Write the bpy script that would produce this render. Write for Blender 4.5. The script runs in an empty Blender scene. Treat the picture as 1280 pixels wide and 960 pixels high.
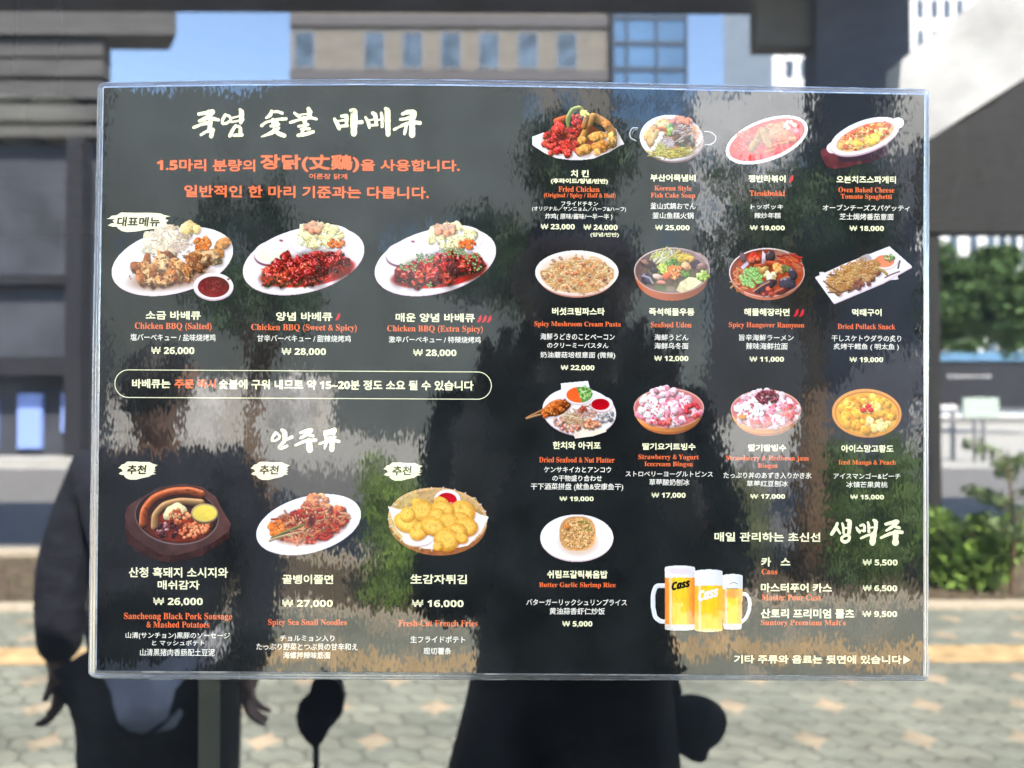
import bpy, bmesh, math, random
import numpy as np
from mathutils import Vector, Matrix, Euler
R = math.radians
SC = bpy.context.scene
COL = SC.collection

# ------------------------------------------------------------------ camera
CAM_H, CAM_D = 1.45, 0.395            # height above the pavement, distance from the glass
FPX = 950.0                           # focal length in pixels of the 1280 px wide photograph
cam = bpy.data.cameras.new("camera")
cam.sensor_width = 36.0
cam.lens = 36.0 * FPX / 1280.0
cam.clip_start, cam.clip_end = 0.01, 2000.0
cam.dof.use_dof = True
cam.dof.focus_distance = CAM_D - 0.005
cam.dof.aperture_fstop = 7.6
cam_ob = bpy.data.objects.new("camera", cam)
COL.objects.link(cam_ob)
cam_ob.location = (0, -CAM_D, CAM_H)
cam_ob.rotation_euler = (R(90 + 0.9), 0, R(-0.5))
SC.camera = cam_ob
CROT = np.array(Euler((R(90 + 0.9), 0, R(-0.5))).to_matrix())

# ------------------------------------------------------------------ light
SUN_EL, SUN_AZ = 52.0, 24.0           # from behind the shop front (+Y), a little to the right
world = bpy.data.worlds.new("World")
SC.world = world
world.use_nodes = True
_n = world.node_tree.nodes
sky = _n.new('ShaderNodeTexSky')
sky.sky_type = 'NISHITA'
sky.sun_disc = False
sky.sun_elevation = R(SUN_EL)
sky.sun_rotation = R(SUN_AZ)
sky.air_density = 1.0
sky.dust_density = 0.6
world.node_tree.links.new(sky.outputs[0], _n['Background'].inputs[0])
_n['Background'].inputs[1].default_value = 0.15
sun = bpy.data.lights.new("sun", 'SUN')
sun.energy = 4.6
sun.angle = R(0.5)
sun.color = (1.0, 0.93, 0.82)
sun_ob = bpy.data.objects.new("sun", sun)
COL.objects.link(sun_ob)
_d = Vector((math.sin(R(SUN_AZ)) * math.cos(R(SUN_EL)), math.cos(R(SUN_AZ)) * math.cos(R(SUN_EL)), math.sin(R(SUN_EL))))
sun_ob.rotation_euler = _d.to_track_quat('Z', 'Y').to_euler()
sun_ob.location = _d * 60
SC.view_settings.view_transform = 'Standard'
SC.view_settings.look = 'None'
SC.view_settings.gamma = 1.0
SC.view_settings.exposure = 3.58
SC.cycles.use_denoising = True
SC.cycles.max_bounces = 8
SC.cycles.transparent_max_bounces = 12
SC.cycles.sample_clamp_indirect = 3.0

# ------------------------------------------------------------------ helpers
def ray(px, py):
    px = np.asarray(px, float); py = np.asarray(py, float)
    d = np.stack([(px - 640) / FPX, -(py - 480) / FPX, -np.ones_like(px)], -1)
    return d @ CROT.T

def at(px, py, Y):
    """photo pixel -> point of the plane y = Y in front of the lens"""
    d = ray(px, py)
    t = (np.asarray(Y, float) + CAM_D) / d[..., 1]
    p = d * t[..., None]
    p[..., 1] -= CAM_D
    p[..., 2] += CAM_H
    return p

def street(px, py, D):
    """what the glass mirrors at a pixel, standing D metres in front of the glass"""
    p = at(px, py, D)
    return float(p[..., 0]), -D, float(p[..., 2])

def sx(px, D): return street(px, 480, D)[0]
def sz(py, D): return street(640, py, D)[2]

def srgb(c):
    c = np.asarray(c, float) / 255.0
    return np.where(c <= 0.04045, c / 12.92, ((c + 0.055) / 1.055) ** 2.4)

def tag(o, label=None, cat=None, group=None, kind=None):
    for k, v in (('label', label), ('category', cat), ('group', group), ('kind', kind)):
        if v: o[k] = v
    return o

def origin(o):
    p = Vector((0, 0, 0))
    while o is not None:
        p += o.location; o = o.parent
    return p

def empty(name, loc, label, cat, group=None):
    o = bpy.data.objects.new(name, None)
    o.empty_display_size = 0.1
    COL.objects.link(o); o.location = loc
    return tag(o, label, cat, group)

def link(name, me, mat, parent=None, label=None):
    o = bpy.data.objects.new(name, me)
    COL.objects.link(o)
    if mat is not None and not me.materials: me.materials.append(mat)
    if parent is not None: o.parent = parent
    if label: o['label'] = label
    return o

def mesh_np(name, V, F, mat, parent=None, label=None, smooth=False):
    """V world coordinates (n,3); F list of faces"""
    o0 = np.array(origin(parent)) if parent is not None else np.zeros(3)
    me = bpy.data.meshes.new(name)
    me.from_pydata((np.asarray(V, float) - o0).tolist(), [], [list(map(int, f)) for f in F])
    me.update()
    if smooth: me.polygons.foreach_set('use_smooth', [True] * len(me.polygons))
    return link(name, me, mat, parent, label)

class MB:
    """collects boxes, prisms and tubes into one mesh"""
    def __init__(s): s.V = []; s.F = []
    def add(s, V, F):
        b = len(s.V); s.V += [tuple(v) for v in V]; s.F += [[i + b for i in f] for f in F]; return s
    def box(s, x0, x1, y0, y1, z0, z1):
        V = [(x, y, z) for z in (z0, z1) for y in (y0, y1) for x in (x0, x1)]
        return s.add(V, [(0, 2, 3, 1), (4, 5, 7, 6), (0, 1, 5, 4), (2, 6, 7, 3), (0, 4, 6, 2), (1, 3, 7, 5)])
    def prism(s, pts, y0, y1):
        n = len(pts)
        V = [(x, y0, z) for x, z in pts] + [(x, y1, z) for x, z in pts]
        F = [list(range(n)), list(range(2 * n - 1, n - 1, -1))] + [[i, n + i, n + (i + 1) % n, (i + 1) % n] for i in range(n)]
        return s.add(V, F)
    def tube(s, pts, rad, n=10):
        pts = [Vector(p) for p in pts]
        if not hasattr(rad, '__len__'): rad = [rad] * len(pts)
        V = []; F = []
        for i, p in enumerate(pts):
            t = (pts[min(i + 1, len(pts) - 1)] - pts[max(i - 1, 0)]).normalized()
            a = t.orthogonal().normalized() if i == 0 else (a - t * a.dot(t)).normalized()
            b = t.cross(a)
            for k in range(n):
                w = 2 * math.pi * k / n
                V.append(p + (a * math.cos(w) + b * math.sin(w)) * rad[i])
        for i in range(len(pts) - 1):
            for k in range(n):
                F.append((i * n + k, i * n + (k + 1) % n, (i + 1) * n + (k + 1) % n, (i + 1) * n + k))
        F.append(list(range(n - 1, -1, -1))); F.append([(len(pts) - 1) * n + k for k in range(n)])
        return s.add(V, F)
    def ellipsoid(s, c, r, nu=20, nv=12, rz=0.0):
        V = []; F = []
        for j in range(nv + 1):
            th = math.pi * j / nv
            for i in range(nu):
                ph = 2 * math.pi * i / nu
                x, y, z = r[0] * math.sin(th) * math.cos(ph), r[1] * math.sin(th) * math.sin(ph), r[2] * math.cos(th)
                V.append((c[0] + x * math.cos(rz) - y * math.sin(rz), c[1] + x * math.sin(rz) + y * math.cos(rz), c[2] + z))
        for j in range(nv):
            for i in range(nu):
                F.append((j * nu + i, (j + 1) * nu + i, (j + 1) * nu + (i + 1) % nu, j * nu + (i + 1) % nu))
        return s.add(V, F)
    def build(s, name, mat, parent=None, label=None, smooth=False):
        return mesh_np(name, s.V, s.F, mat, parent, label, smooth)

# ------------------------------------------------------------------ materials
def node(nt, typ, **kw):
    n = nt.nodes.new(typ)
    for k, v in kw.items(): setattr(n, k, v)
    return n

def plain(name, col, rough=0.7, noise=0.0, scale=8.0, spec=0.3, metal=0.0, bump=0.0, stretch=(1, 1, 1)):
    m = bpy.data.materials.new(name); m.use_nodes = True
    nt = m.node_tree; b = nt.nodes['Principled BSDF']
    b.inputs['Base Color'].default_value = (*col, 1); b.inputs['Roughness'].default_value = rough
    b.inputs['Specular IOR Level'].default_value = spec; b.inputs['Metallic'].default_value = metal
    if noise or bump:
        g = node(nt, 'ShaderNodeNewGeometry'); mp = node(nt, 'ShaderNodeMapping'); mp.inputs['Scale'].default_value = stretch
        t = node(nt, 'ShaderNodeTexNoise'); t.inputs['Scale'].default_value = scale; t.inputs['Detail'].default_value = 6
        nt.links.new(g.outputs['Position'], mp.inputs[0]); nt.links.new(mp.outputs[0], t.inputs['Vector'])
        if noise:
            r = node(nt, 'ShaderNodeMapRange'); r.inputs[3].default_value = 1 - noise; r.inputs[4].default_value = 1 + noise
            r.inputs[1].default_value = 0.3; r.inputs[2].default_value = 0.7
            mx = node(nt, 'ShaderNodeMix', data_type='RGBA', blend_type='MULTIPLY'); mx.inputs[0].default_value = 1
            mx.inputs[6].default_value = (*col, 1)
            nt.links.new(t.outputs[0], r.inputs[0]); nt.links.new(r.outputs[0], mx.inputs[7]); nt.links.new(mx.outputs[2], b.inputs['Base Color'])
        if bump:
            bp = node(nt, 'ShaderNodeBump'); bp.inputs['Strength'].default_value = bump; bp.inputs['Distance'].default_value = 0.02
            nt.links.new(t.outputs[0], bp.inputs['Height']); nt.links.new(bp.outputs[0], b.inputs['Normal'])
    return m

# rippled surface of the laminating film: one node group shared by everything printed under it
grp = bpy.data.node_groups.new("film_ripple", 'ShaderNodeTree')
grp.interface.new_socket("Normal", in_out='OUTPUT', socket_type='NodeSocketVector')
_go = node(grp, 'NodeGroupOutput'); _ge = node(grp, 'ShaderNodeNewGeometry')
_acc = None
RIPPLE = [((760, 1, 330), 0.0095, 0.0), ((240, 1, 150), 0.0070, 0.5), ((34, 1, 20), 0.010, 0.5), ((6, 1, 5), 0.012, 0.0)]
for sc_, amp, det in RIPPLE:
    mp = node(grp, 'ShaderNodeMapping'); mp.inputs['Scale'].default_value = sc_
    tx = node(grp, 'ShaderNodeTexNoise'); tx.inputs['Scale'].default_value = 1.0; tx.inputs['Detail'].default_value = det
    sb = node(grp, 'ShaderNodeVectorMath', operation='SUBTRACT'); sb.inputs[1].default_value = (0.5, 0.5, 0.5)
    ml = node(grp, 'ShaderNodeVectorMath', operation='MULTIPLY'); ml.inputs[1].default_value = (amp * 2, 0, amp * 2)
    grp.links.new(_ge.outputs['Position'], mp.inputs[0]); grp.links.new(mp.outputs[0], tx.inputs['Vector'])
    grp.links.new(tx.outputs['Color'], sb.inputs[0]); grp.links.new(sb.outputs[0], ml.inputs[0])
    if _acc is None: _acc = ml
    else:
        ad = node(grp, 'ShaderNodeVectorMath', operation='ADD')
        grp.links.new(_acc.outputs[0], ad.inputs[0]); grp.links.new(ml.outputs[0], ad.inputs[1]); _acc = ad
_ad = node(grp, 'ShaderNodeVectorMath', operation='ADD'); _nm = node(grp, 'ShaderNodeVectorMath', operation='NORMALIZE')
grp.links.new(_acc.outputs[0], _ad.inputs[0]); grp.links.new(_ge.outputs['Normal'], _ad.inputs[1])
grp.links.new(_ad.outputs[0], _nm.inputs[0]); grp.links.new(_nm.outputs[0], _go.inputs[0])

COAT_IOR = 1.68
def printed(name, col=None, attr=None, noise=0.0):
    m = bpy.data.materials.new(name); m.use_nodes = True
    nt = m.node_tree; b = nt.nodes['Principled BSDF']
    b.inputs['Roughness'].default_value = 0.6; b.inputs['Specular IOR Level'].default_value = 0.0
    b.inputs['Coat Weight'].default_value = 1.0; b.inputs['Coat Roughness'].default_value = 0.045; b.inputs['Coat IOR'].default_value = COAT_IOR
    g = node(nt, 'ShaderNodeGroup'); g.node_tree = grp
    nt.links.new(g.outputs[0], b.inputs['Coat Normal'])
    if attr:
        a = node(nt, 'ShaderNodeAttribute'); a.attribute_name = attr
        nt.links.new(a.outputs['Color'], b.inputs['Base Color'])
    else:
        b.inputs['Base Color'].default_value = (*col, 1)
        if noise:
            ge = node(nt, 'ShaderNodeNewGeometry'); t = node(nt, 'ShaderNodeTexNoise'); t.inputs['Scale'].default_value = 28; t.inputs['Detail'].default_value = 8
            cr = node(nt, 'ShaderNodeMapRange'); cr.inputs[1].default_value = .35; cr.inputs[2].default_value = .65; cr.inputs[3].default_value = 1 - noise; cr.inputs[4].default_value = 1 + noise
            mx = node(nt, 'ShaderNodeMix', data_type='RGBA', blend_type='MULTIPLY'); mx.inputs[0].default_value = 1; mx.inputs[6].default_value = (*col, 1)
            nt.links.new(ge.outputs['Position'], t.inputs['Vector']); nt.links.new(t.outputs[0], cr.inputs[0]); nt.links.new(cr.outputs[0], mx.inputs[7]); nt.links.new(mx.outputs[2], b.inputs['Base Color'])
    return m

M_BLACK = printed("printed_chalkboard_black", (0.0135, 0.0145, 0.0135), noise=0.35)
M_CREAM = printed("printed_cream", srgb((255, 250, 205)) * np.array([.90, .83, .76]))  # warm factor in the print colours offsets the bluish sky light
M_WHITE = printed("printed_warm_white", srgb((252, 246, 230)) * np.array([.90, .83, .76]))
M_ORANGE = printed("printed_orange", srgb((252, 122, 70)) * np.array([.90, .80, .74]))
M_RUST = printed("printed_dark_rust", srgb((105, 42, 22)))
M_RED = printed("printed_red", srgb((205, 35, 45)))
M_INK = printed("printed_ink", srgb((48, 38, 22)))
M_INK2 = printed("printed_black_ink", srgb((25, 22, 18)))
M_PHOTO = printed("printed_photo", attr="Col")

def rim_material():
    m = bpy.data.materials.new("clear_laminate_margin"); m.use_nodes = True
    nt = m.node_tree; out = nt.nodes['Material Output']; nt.nodes.remove(nt.nodes['Principled BSDF'])
    tr = node(nt, 'ShaderNodeBsdfTransparent'); tr.inputs[0].default_value = (0.93, 0.93, 0.95, 1)
    gl = node(nt, 'ShaderNodeBsdfGlossy'); gl.inputs['Roughness'].default_value = 0.20
    df = node(nt, 'ShaderNodeBsdfDiffuse'); df.inputs[0].default_value = (0.8, 0.8, 0.82, 1)
    g = node(nt, 'ShaderNodeGroup'); g.node_tree = grp; nt.links.new(g.outputs[0], gl.inputs['Normal'])
    m1 = node(nt, 'ShaderNodeMixShader'); m1.inputs[0].default_value = 0.07
    m2 = node(nt, 'ShaderNodeMixShader'); m2.inputs[0].default_value = 0.40
    nt.links.new(tr.outputs[0], m1.inputs[1]); nt.links.new(df.outputs[0], m1.inputs[2])
    nt.links.new(m1.outputs[0], m2.inputs[1]); nt.links.new(gl.outputs[0], m2.inputs[2]); nt.links.new(m2.outputs[0], out.inputs[0])
    return m
M_RIM = rim_material()

def glass_material(front):
    m = bpy.data.materials.new("window_glass" if front else "window_glass_back"); m.use_nodes = True
    nt = m.node_tree; out = nt.nodes['Material Output']; nt.nodes.remove(nt.nodes['Principled BSDF'])
    tr = node(nt, 'ShaderNodeBsdfTransparent'); tr.inputs[0].default_value = (0.72, 0.76, 0.78, 1) if front else (1, 1, 1, 1)
    if not front:
        nt.links.new(tr.outputs[0], out.inputs[0]); return m
    gl = node(nt, 'ShaderNodeBsdfGlossy'); gl.inputs['Roughness'].default_value = 0.004
    df = node(nt, 'ShaderNodeBsdfDiffuse'); df.inputs[0].default_value = (0.62, 0.64, 0.66, 1)
    ge = node(nt, 'ShaderNodeNewGeometry')
    # thin film of dust with wiping streaks, and a few specks
    mp = node(nt, 'ShaderNodeMapping'); mp.inputs['Scale'].default_value = (9, 1, 3); mp.inputs['Rotation'].default_value = (0, 0.5, 0)
    ns = node(nt, 'ShaderNodeTexNoise'); ns.inputs['Scale'].default_value = 2.0; ns.inputs['Detail'].default_value = 8
    nt.links.new(ge.outputs['Position'], mp.inputs[0]); nt.links.new(mp.outputs[0], ns.inputs['Vector'])
    mr = node(nt, 'ShaderNodeMapRange'); mr.inputs[1].default_value = .3; mr.inputs[2].default_value = .75; mr.inputs[3].default_value = .003; mr.inputs[4].default_value = .020
    nt.links.new(ns.outputs[0], mr.inputs[0])
    vo = node(nt, 'ShaderNodeTexVoronoi'); vo.inputs['Scale'].default_value = 75; vo.inputs['Randomness'].default_value = 1
    nt.links.new(ge.outputs['Position'], vo.inputs['Vector'])
    sz_ = node(nt, 'ShaderNodeSeparateColor'); nt.links.new(vo.outputs['Color'], sz_.inputs[0])
    th = node(nt, 'ShaderNodeMapRange'); th.inputs[1].default_value = .55; th.inputs[2].default_value = 1.0; th.inputs[3].default_value = 0.0; th.inputs[4].default_value = .035
    nt.links.new(sz_.outputs[0], th.inputs[0])
    lt = node(nt, 'ShaderNodeMath', operation='LESS_THAN'); nt.links.new(vo.outputs['Distance'], lt.inputs[0]); nt.links.new(th.outputs[0], lt.inputs[1])
    sp = node(nt, 'ShaderNodeMath', operation='MULTIPLY'); sp.inputs[1].default_value = .16; nt.links.new(lt.outputs[0], sp.inputs[0])
    su = node(nt, 'ShaderNodeMath', operation='ADD'); nt.links.new(mr.outputs[0], su.inputs[0]); nt.links.new(sp.outputs[0], su.inputs[1])
    lw = node(nt, 'ShaderNodeFresnel'); lw.inputs['IOR'].default_value = GLASS_IOR
    m1 = node(nt, 'ShaderNodeMixShader'); m2 = node(nt, 'ShaderNodeMixShader')
    nt.links.new(lw.outputs[0], m1.inputs[0]); nt.links.new(tr.outputs[0], m1.inputs[1]); nt.links.new(gl.outputs[0], m1.inputs[2])
    nt.links.new(su.outputs[0], m2.inputs[0]); nt.links.new(m1.outputs[0], m2.inputs[1]); nt.links.new(df.outputs[0], m2.inputs[2])
    nt.links.new(m2.outputs[0], out.inputs[0])
    return m
GLASS_IOR = 2.5
M_GLASS = glass_material(True); M_GLASSB = glass_material(False)
M_ALU = plain("dark_anodised_frame", (0.04, 0.04, 0.045), 0.4, spec=0.5)

# ------------------------------------------------------------------ the shop window and its surroundings
win = empty("shop_window", (0, 0, 0.1), "large dark tinted shop window pane with dust specks, mirroring the sunny street", "window")
pane = MB().box(-1.9, 1.9, 0.0, 0.008, 0.12, 2.62).build("glass_pane", None, win)
pane.data.materials.append(M_GLASS); pane.data.materials.append(M_GLASSB)
for p in pane.data.polygons: p.material_index = 0 if p.normal.y < -0.5 else 1
fr = MB()
for x in (-1.96, 1.90): fr.box(x, x + 0.06, -0.02, 0.05, 0.1, 2.68)
fr.box(-1.90, 1.90, -0.02, 0.05, 0.06, 0.12); fr.box(-1.90, 1.90, -0.02, 0.05, 2.62, 2.68)
fr.build("window_frame", M_ALU, win)
M_WALL = plain("shop_wall_render", (0.30, 0.29, 0.27), 0.85, 0.15, 6)
M_IN = plain("shop_interior_paint", (0.05, 0.052, 0.058), 0.8, 0.2, 3)
shop = empty("shop_building", (0, 0.3, 0), "low shop building with rendered front wall around the menu window", "building")
w = MB(); w.box(-7, -1.965, 0.06, 0.26, 0, 3.0); w.box(1.965, 7, 0.06, 0.26, 0, 3.0); w.box(-1.965, 1.965, 0.06, 0.26, 2.685, 3.0); w.box(-1.965, 1.965, 0.06, 0.26, 0, 0.055)
w.build("front_wall", M_WALL, shop)
w = MB(); w.box(-7, 7, 0.265, 6.5, 2.86, 3.0); w.build("roof", M_WALL, shop)
w = MB(); w.box(-7, 7, 6.3, 6.5, 0, 2.855); w.box(-7, -6.8, 0.265, 6.295, 0, 2.855); w.box(6.8, 7, 0.265, 6.295, 0, 2.855)
w.build("inner_wall", M_IN, shop)
MB().box(-6.79, 6.79, 0.265, 6.29, 0.02, 0.06).build("inner_floor", M_IN, shop)

for px_, lab in ((18, "pale round pendant lamp inside, the one nearer the window frame"), (74, "pale round pendant lamp inside, the one nearer the menu")):
    q = at(px_, 150, 1.2); lx, lz = float(q[0]), float(q[2])
    lp = empty("pendant_lamp", (lx, 1.2, lz), lab, "lamp", "pendant lamps inside the shop")
    MB().ellipsoid((lx, 1.2, lz), (.065, .065, .05)).build("lamp_shade", plain("cream_shade", (.8, .74, .6), .6), lp, smooth=True)
    MB().tube([(lx, 1.2, lz + .045), (lx, 1.2, 2.855)], .004, 6).build("cord", M_ALU, lp)

# ------------------------------------------------------------------ the street mirrored in the glass
def paving_material():
    m = bpy.data.materials.new("interlocking_pavers"); m.use_nodes = True
    nt = m.node_tree; b = nt.nodes['Principled BSDF']; b.inputs['Roughness'].default_value = 0.9; b.inputs['Specular IOR Level'].default_value = 0.15
    g = node(nt, 'ShaderNodeNewGeometry'); s = node(nt, 'ShaderNodeSeparateXYZ'); nt.links.new(g.outputs['Position'], s.inputs[0])
    def mth(op, a, c=None):
        n = node(nt, 'ShaderNodeMath', operation=op)
        for i, v in enumerate((a, c)):
            if v is None: continue
            if isinstance(v, (int, float)): n.inputs[i].default_value = v
            else: nt.links.new(v, n.inputs[i])
        return n.outputs[0]
    X, Y = s.outputs[0], s.outputs[1]
    wob = mth('MULTIPLY', mth('SINE', mth('MULTIPLY', X, 2 * math.pi / 0.115)), 0.016)
    wob2 = mth('MULTIPLY', mth('SINE', mth('MULTIPLY', Y, 2 * math.pi / 0.115)), 0.012)
    cb = node(nt, 'ShaderNodeCombineXYZ'); nt.links.new(mth('ADD', X, wob2), cb.inputs[0]); nt.links.new(mth('ADD', Y, wob), cb.inputs[1])
    br = node(nt, 'ShaderNodeTexBrick'); br.inputs['Scale'].default_value = 1.0; br.inputs['Brick Width'].default_value = 0.23; br.inputs['Row Height'].default_value = 0.115
    br.inputs['Mortar Size'].default_value = 0.007; br.inputs['Mortar Smooth'].default_value = 0.3
    br.inputs['Color1'].default_value = (0.185, 0.20, 0.165, 1); br.inputs['Color2'].default_value = (0.235, 0.24, 0.195, 1); br.inputs['Mortar'].default_value = (0.135, 0.14, 0.115, 1)
    nt.links.new(cb.outputs[0], br.inputs['Vector'])
    def star(ox, oy):
        fx = mth('ABSOLUTE', mth('SUBTRACT', mth('FRACT', mth('ADD', mth('DIVIDE', X, 0.46), ox)), 0.5))
        fy = mth('ABSOLUTE', mth('SUBTRACT', mth('FRACT', mth('ADD', mth('DIVIDE', Y, 0.69), oy)), 0.5))
        return mth('LESS_THAN', mth('ADD', mth('POWER', fx, .8), mth('POWER', mth('MULTIPLY', fy, 1.3), .8)), 0.26)
    ns = node(nt, 'ShaderNodeTexNoise'); ns.inputs['Scale'].default_value = 2.6; ns.inputs['Detail'].default_value = 9; ns.inputs['Roughness'].default_value = .7; nt.links.new(g.outputs['Position'], ns.inputs['Vector'])
    mr = node(nt, 'ShaderNodeMapRange'); mr.inputs[1].default_value = .3; mr.inputs[2].default_value = .7; mr.inputs[3].default_value = .62; mr.inputs[4].default_value = 1.3; nt.links.new(ns.outputs[0], mr.inputs[0])
    st = mth('MAXIMUM', star(0.2, 0.1), star(0.7, 0.6))
    m1 = node(nt, 'ShaderNodeMix', data_type='RGBA'); nt.links.new(mth('MULTIPLY', st, mth('MULTIPLY', ns.outputs[0], 1.2)), m1.inputs[0]); nt.links.new(br.outputs[0], m1.inputs[6]); m1.inputs[7].default_value = (0.44, 0.335, 0.225, 1)
    m2 = node(nt, 'ShaderNodeMix', data_type='RGBA', blend_type='MULTIPLY'); m2.inputs[0].default_value = 1; nt.links.new(m1.outputs[2], m2.inputs[6]); nt.links.new(mr.outputs[0], m2.inputs[7])
    nt.links.new(m2.outputs[2], b.inputs['Base Color'])
    bp = node(nt, 'ShaderNodeBump'); bp.inputs['Distance'].default_value = 0.006; nt.links.new(br.outputs['Fac'], bp.inputs['Height']); bp.invert = True; nt.links.new(bp.outputs[0], b.inputs['Normal'])
    return m

M_PAVE = paving_material()
M_ASPH = plain("asphalt", (0.14, 0.135, 0.13), 0.9, 0.15, 12)
M_SOIL = plain("planting_soil", (0.09, 0.065, 0.045), 0.95, 0.35, 14)
M_SAND = plain("sandy_kerb_stone", (0.42, 0.36, 0.27), 0.9, 0.18, 20)
M_YEL = plain("yellow_tactile_tile", (0.46, 0.32, 0.16), 0.8, 0.4, 9)
M_LPAVE = plain("pale_paving", (0.34, 0.33, 0.30), 0.9, 0.15, 5)

def strip(name, y0, y1, z, mat, x=400.0):
    return tag(MB().add([(-x, y0, z), (x, y0, z), (x, y1, z), (-x, y1, z)], [(0, 1, 2, 3)]).build(name, mat), kind='structure')
strip("ground", -900, 400, -0.13, plain("far_ground", (0.16, 0.155, 0.14), 0.95, 0.2, 0.3))
strip("pavement", -4.75, 0.05, 0.0, M_PAVE)
strip("tactile_paving", -4.02, -3.74, 0.004, M_YEL)
k = MB().box(-400, 400, -4.93, -4.755, -0.13, 0.02).build("kerb", M_SAND); tag(k, kind='structure')
strip("planting_bed", -6.6, -4.935, -0.02, M_SOIL)
k = MB().box(-400, 400, -6.78, -6.605, -0.13, 0.03).build("kerb", M_SAND); tag(k, kind='structure')
strip("road", -16.0, -6.785, -0.122, M_ASPH)
strip("far_pavement", -43.0, -16.0, -0.118, M_LPAVE)

# overpass
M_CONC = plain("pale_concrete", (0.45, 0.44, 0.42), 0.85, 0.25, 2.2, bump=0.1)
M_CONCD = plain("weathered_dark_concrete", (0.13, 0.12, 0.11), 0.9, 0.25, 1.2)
M_SLATE = plain("slate_blue_shade_tone", (0.075, 0.08, 0.105), 0.6, 0.1, 2)  # pier colour kept dark to stand for shade on it
ov = empty("concrete_overpass", (3.0, -5.6, 0), "concrete footbridge on a shade-darkened slate blue pier with a pale rising stair parapet", "footbridge")
z0 = sz(17, 6.8)
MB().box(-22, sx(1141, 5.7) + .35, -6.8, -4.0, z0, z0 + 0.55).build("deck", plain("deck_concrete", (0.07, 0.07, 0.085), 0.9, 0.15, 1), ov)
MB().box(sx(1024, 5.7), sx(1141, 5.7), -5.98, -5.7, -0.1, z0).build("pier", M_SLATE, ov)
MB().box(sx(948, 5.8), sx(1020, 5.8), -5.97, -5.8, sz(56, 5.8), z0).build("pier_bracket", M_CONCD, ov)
D = 4.3
pts = [street(px, py, D) for px, py in ((1110, 206), (1124, 110), (1127, 75), (1221, 0), (1340, -95), (1470, -198), (1470, -20), (1279, 99))]
MB().prism([(p[0], p[2]) for p in pts], -D - 0.18, -D).build("stair_parapet", M_CONC, ov)
for i in range(9):
    a = i / 9
    x0 = sx(1235 + a * 260, D); zz = sz(85 - a * 185, D)
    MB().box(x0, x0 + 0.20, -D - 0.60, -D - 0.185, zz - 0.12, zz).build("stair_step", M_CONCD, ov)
M_FASC = plain("fascia_shade_tone", (0.022, 0.021, 0.020), 0.7, 0.3, 3, stretch=(12, 1, 1))  # shade beneath the stair put into this near-black colour
fa = empty("shaded_fascia", (6, -7.0, 2.9), "dark horizontal fascia panel, the shade under the footbridge stair put into its colour", "fascia")
x0, x1 = sx(1150, 6.95), 12.0
MB().prism([(sx(a, 6.95), sz(b, 6.95)) for a, b in ((1150, 289), (1150, 112), (1228, 112), (1300, 62), (1475, -60), (1790, -60), (1790, 289))], -7.15, -6.95).build("panel", M_FASC, fa)
for q in (x0 + .1, x1 - .2):
    MB().box(q, q + 0.12, -7.10, -6.98, -0.12, sz(289, 6.95)).build("post", M_FASC, fa)

# buildings over the road
M_WIN = plain("blue_grey_glazing", (0.07, 0.10, 0.135), 0.2, 0.55, .9, spec=0.5)
M_FRAME = plain("grey_window_frame", (0.22, 0.22, 0.23), 0.6)
def block(name, label, D, px0, px1, ztop, wallm, rows, cols, depth=14, wd=None, frame=True):
    x0, x1 = sx(px0, D), sx(px1, D)
    root = empty(name, ((x0 + x1) / 2, -D, 0), label, "building")
    MB().box(x0, x1, -D - depth, -D, -0.12, ztop).build("wall", wallm, root)
    for (a, b) in rows:
        for (c, d) in cols:
            o = MB().box(c, d, -D - 0.05, -D + 0.03, a, b).build("window", M_WIN, root)
            if frame:
                f = MB(); f.box(c - .07, c - .003, -D - .05, -D + .06, a - .07, b + .07); f.box(d + .003, d + .07, -D - .05, -D + .06, a - .07, b + .07)
                f.box(c, d, -D - .05, -D + .06, b + .003, b + .07); f.box(c, d, -D - .05, -D + .06, a - .07, a - .003)
                f.build("window_frame", M_FRAME, o)
    return root
D = 40
hi, lo = sz(42, D), sz(85, D)
rows = [(lo, hi)] + [(lo - 3.3 * k, hi - 3.3 * k) for k in range(1, 5)]
cols = [(sx(a, D), sx(a + 24, D)) for a in (367, 455, 503, 551, 599, 648, 697)]
M_BRK = plain("grey_beige_brick", (0.17, 0.155, 0.135), 0.9, 0.12, 1.5)
ob = block("office_block", "grey beige brick office block with a row of square blue windows", D, 361, 765, sz(-30, D), M_BRK, rows, cols)
for zz in (sz(24, D), sz(92, D)):
    MB().box(sx(361, D), sx(765, D), -D + 0.001, -D + 0.14, zz - 0.45, zz + 0.12).build("ledge", plain("ledge_stone", (0.10, 0.095, 0.10), 0.9), ob)
gt = empty("glass_tower", (sx(812, D), -D, 0), "narrow blue glass office tower beside the brick block", "building")
MB().box(sx(766, D), sx(858, D), -D - 12, -D + 0.4, -0.12, sz(-60, D)).build("curtain_wall", plain("blue_curtain_wall", (0.06, 0.13, 0.24), 0.12, 0.25, 0.35, spec=0.9), gt)
f = MB()
for a in (766, 783, 820, 857): f.box(sx(a, D) - .06, sx(a, D) + .06, -D + 0.401, -D + 0.5, -0.1, sz(-60, D))
for b in (26, 58, 90, 130, 170, 210): f.box(sx(766, D) + .07, sx(857, D) - .07, -D + 0.401, -D + 0.46, sz(b, D) - .12, sz(b, D) + .12)
f.build("mullion", plain("dark_mullion", (0.03, 0.05, 0.08), 0.4), gt)
M_BACKDROP = plain("greenish_grey_backdrop", (0.085, 0.098, 0.096), 0.9, 0.18, .8)  # for grey blocks added to keep sky out of the film's reflection
D = 30
an = empty("grey_backdrop", (sx(250, D), -D, 0), "long low grey block added to cover sky and brick in the menu reflection", "building")
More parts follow.
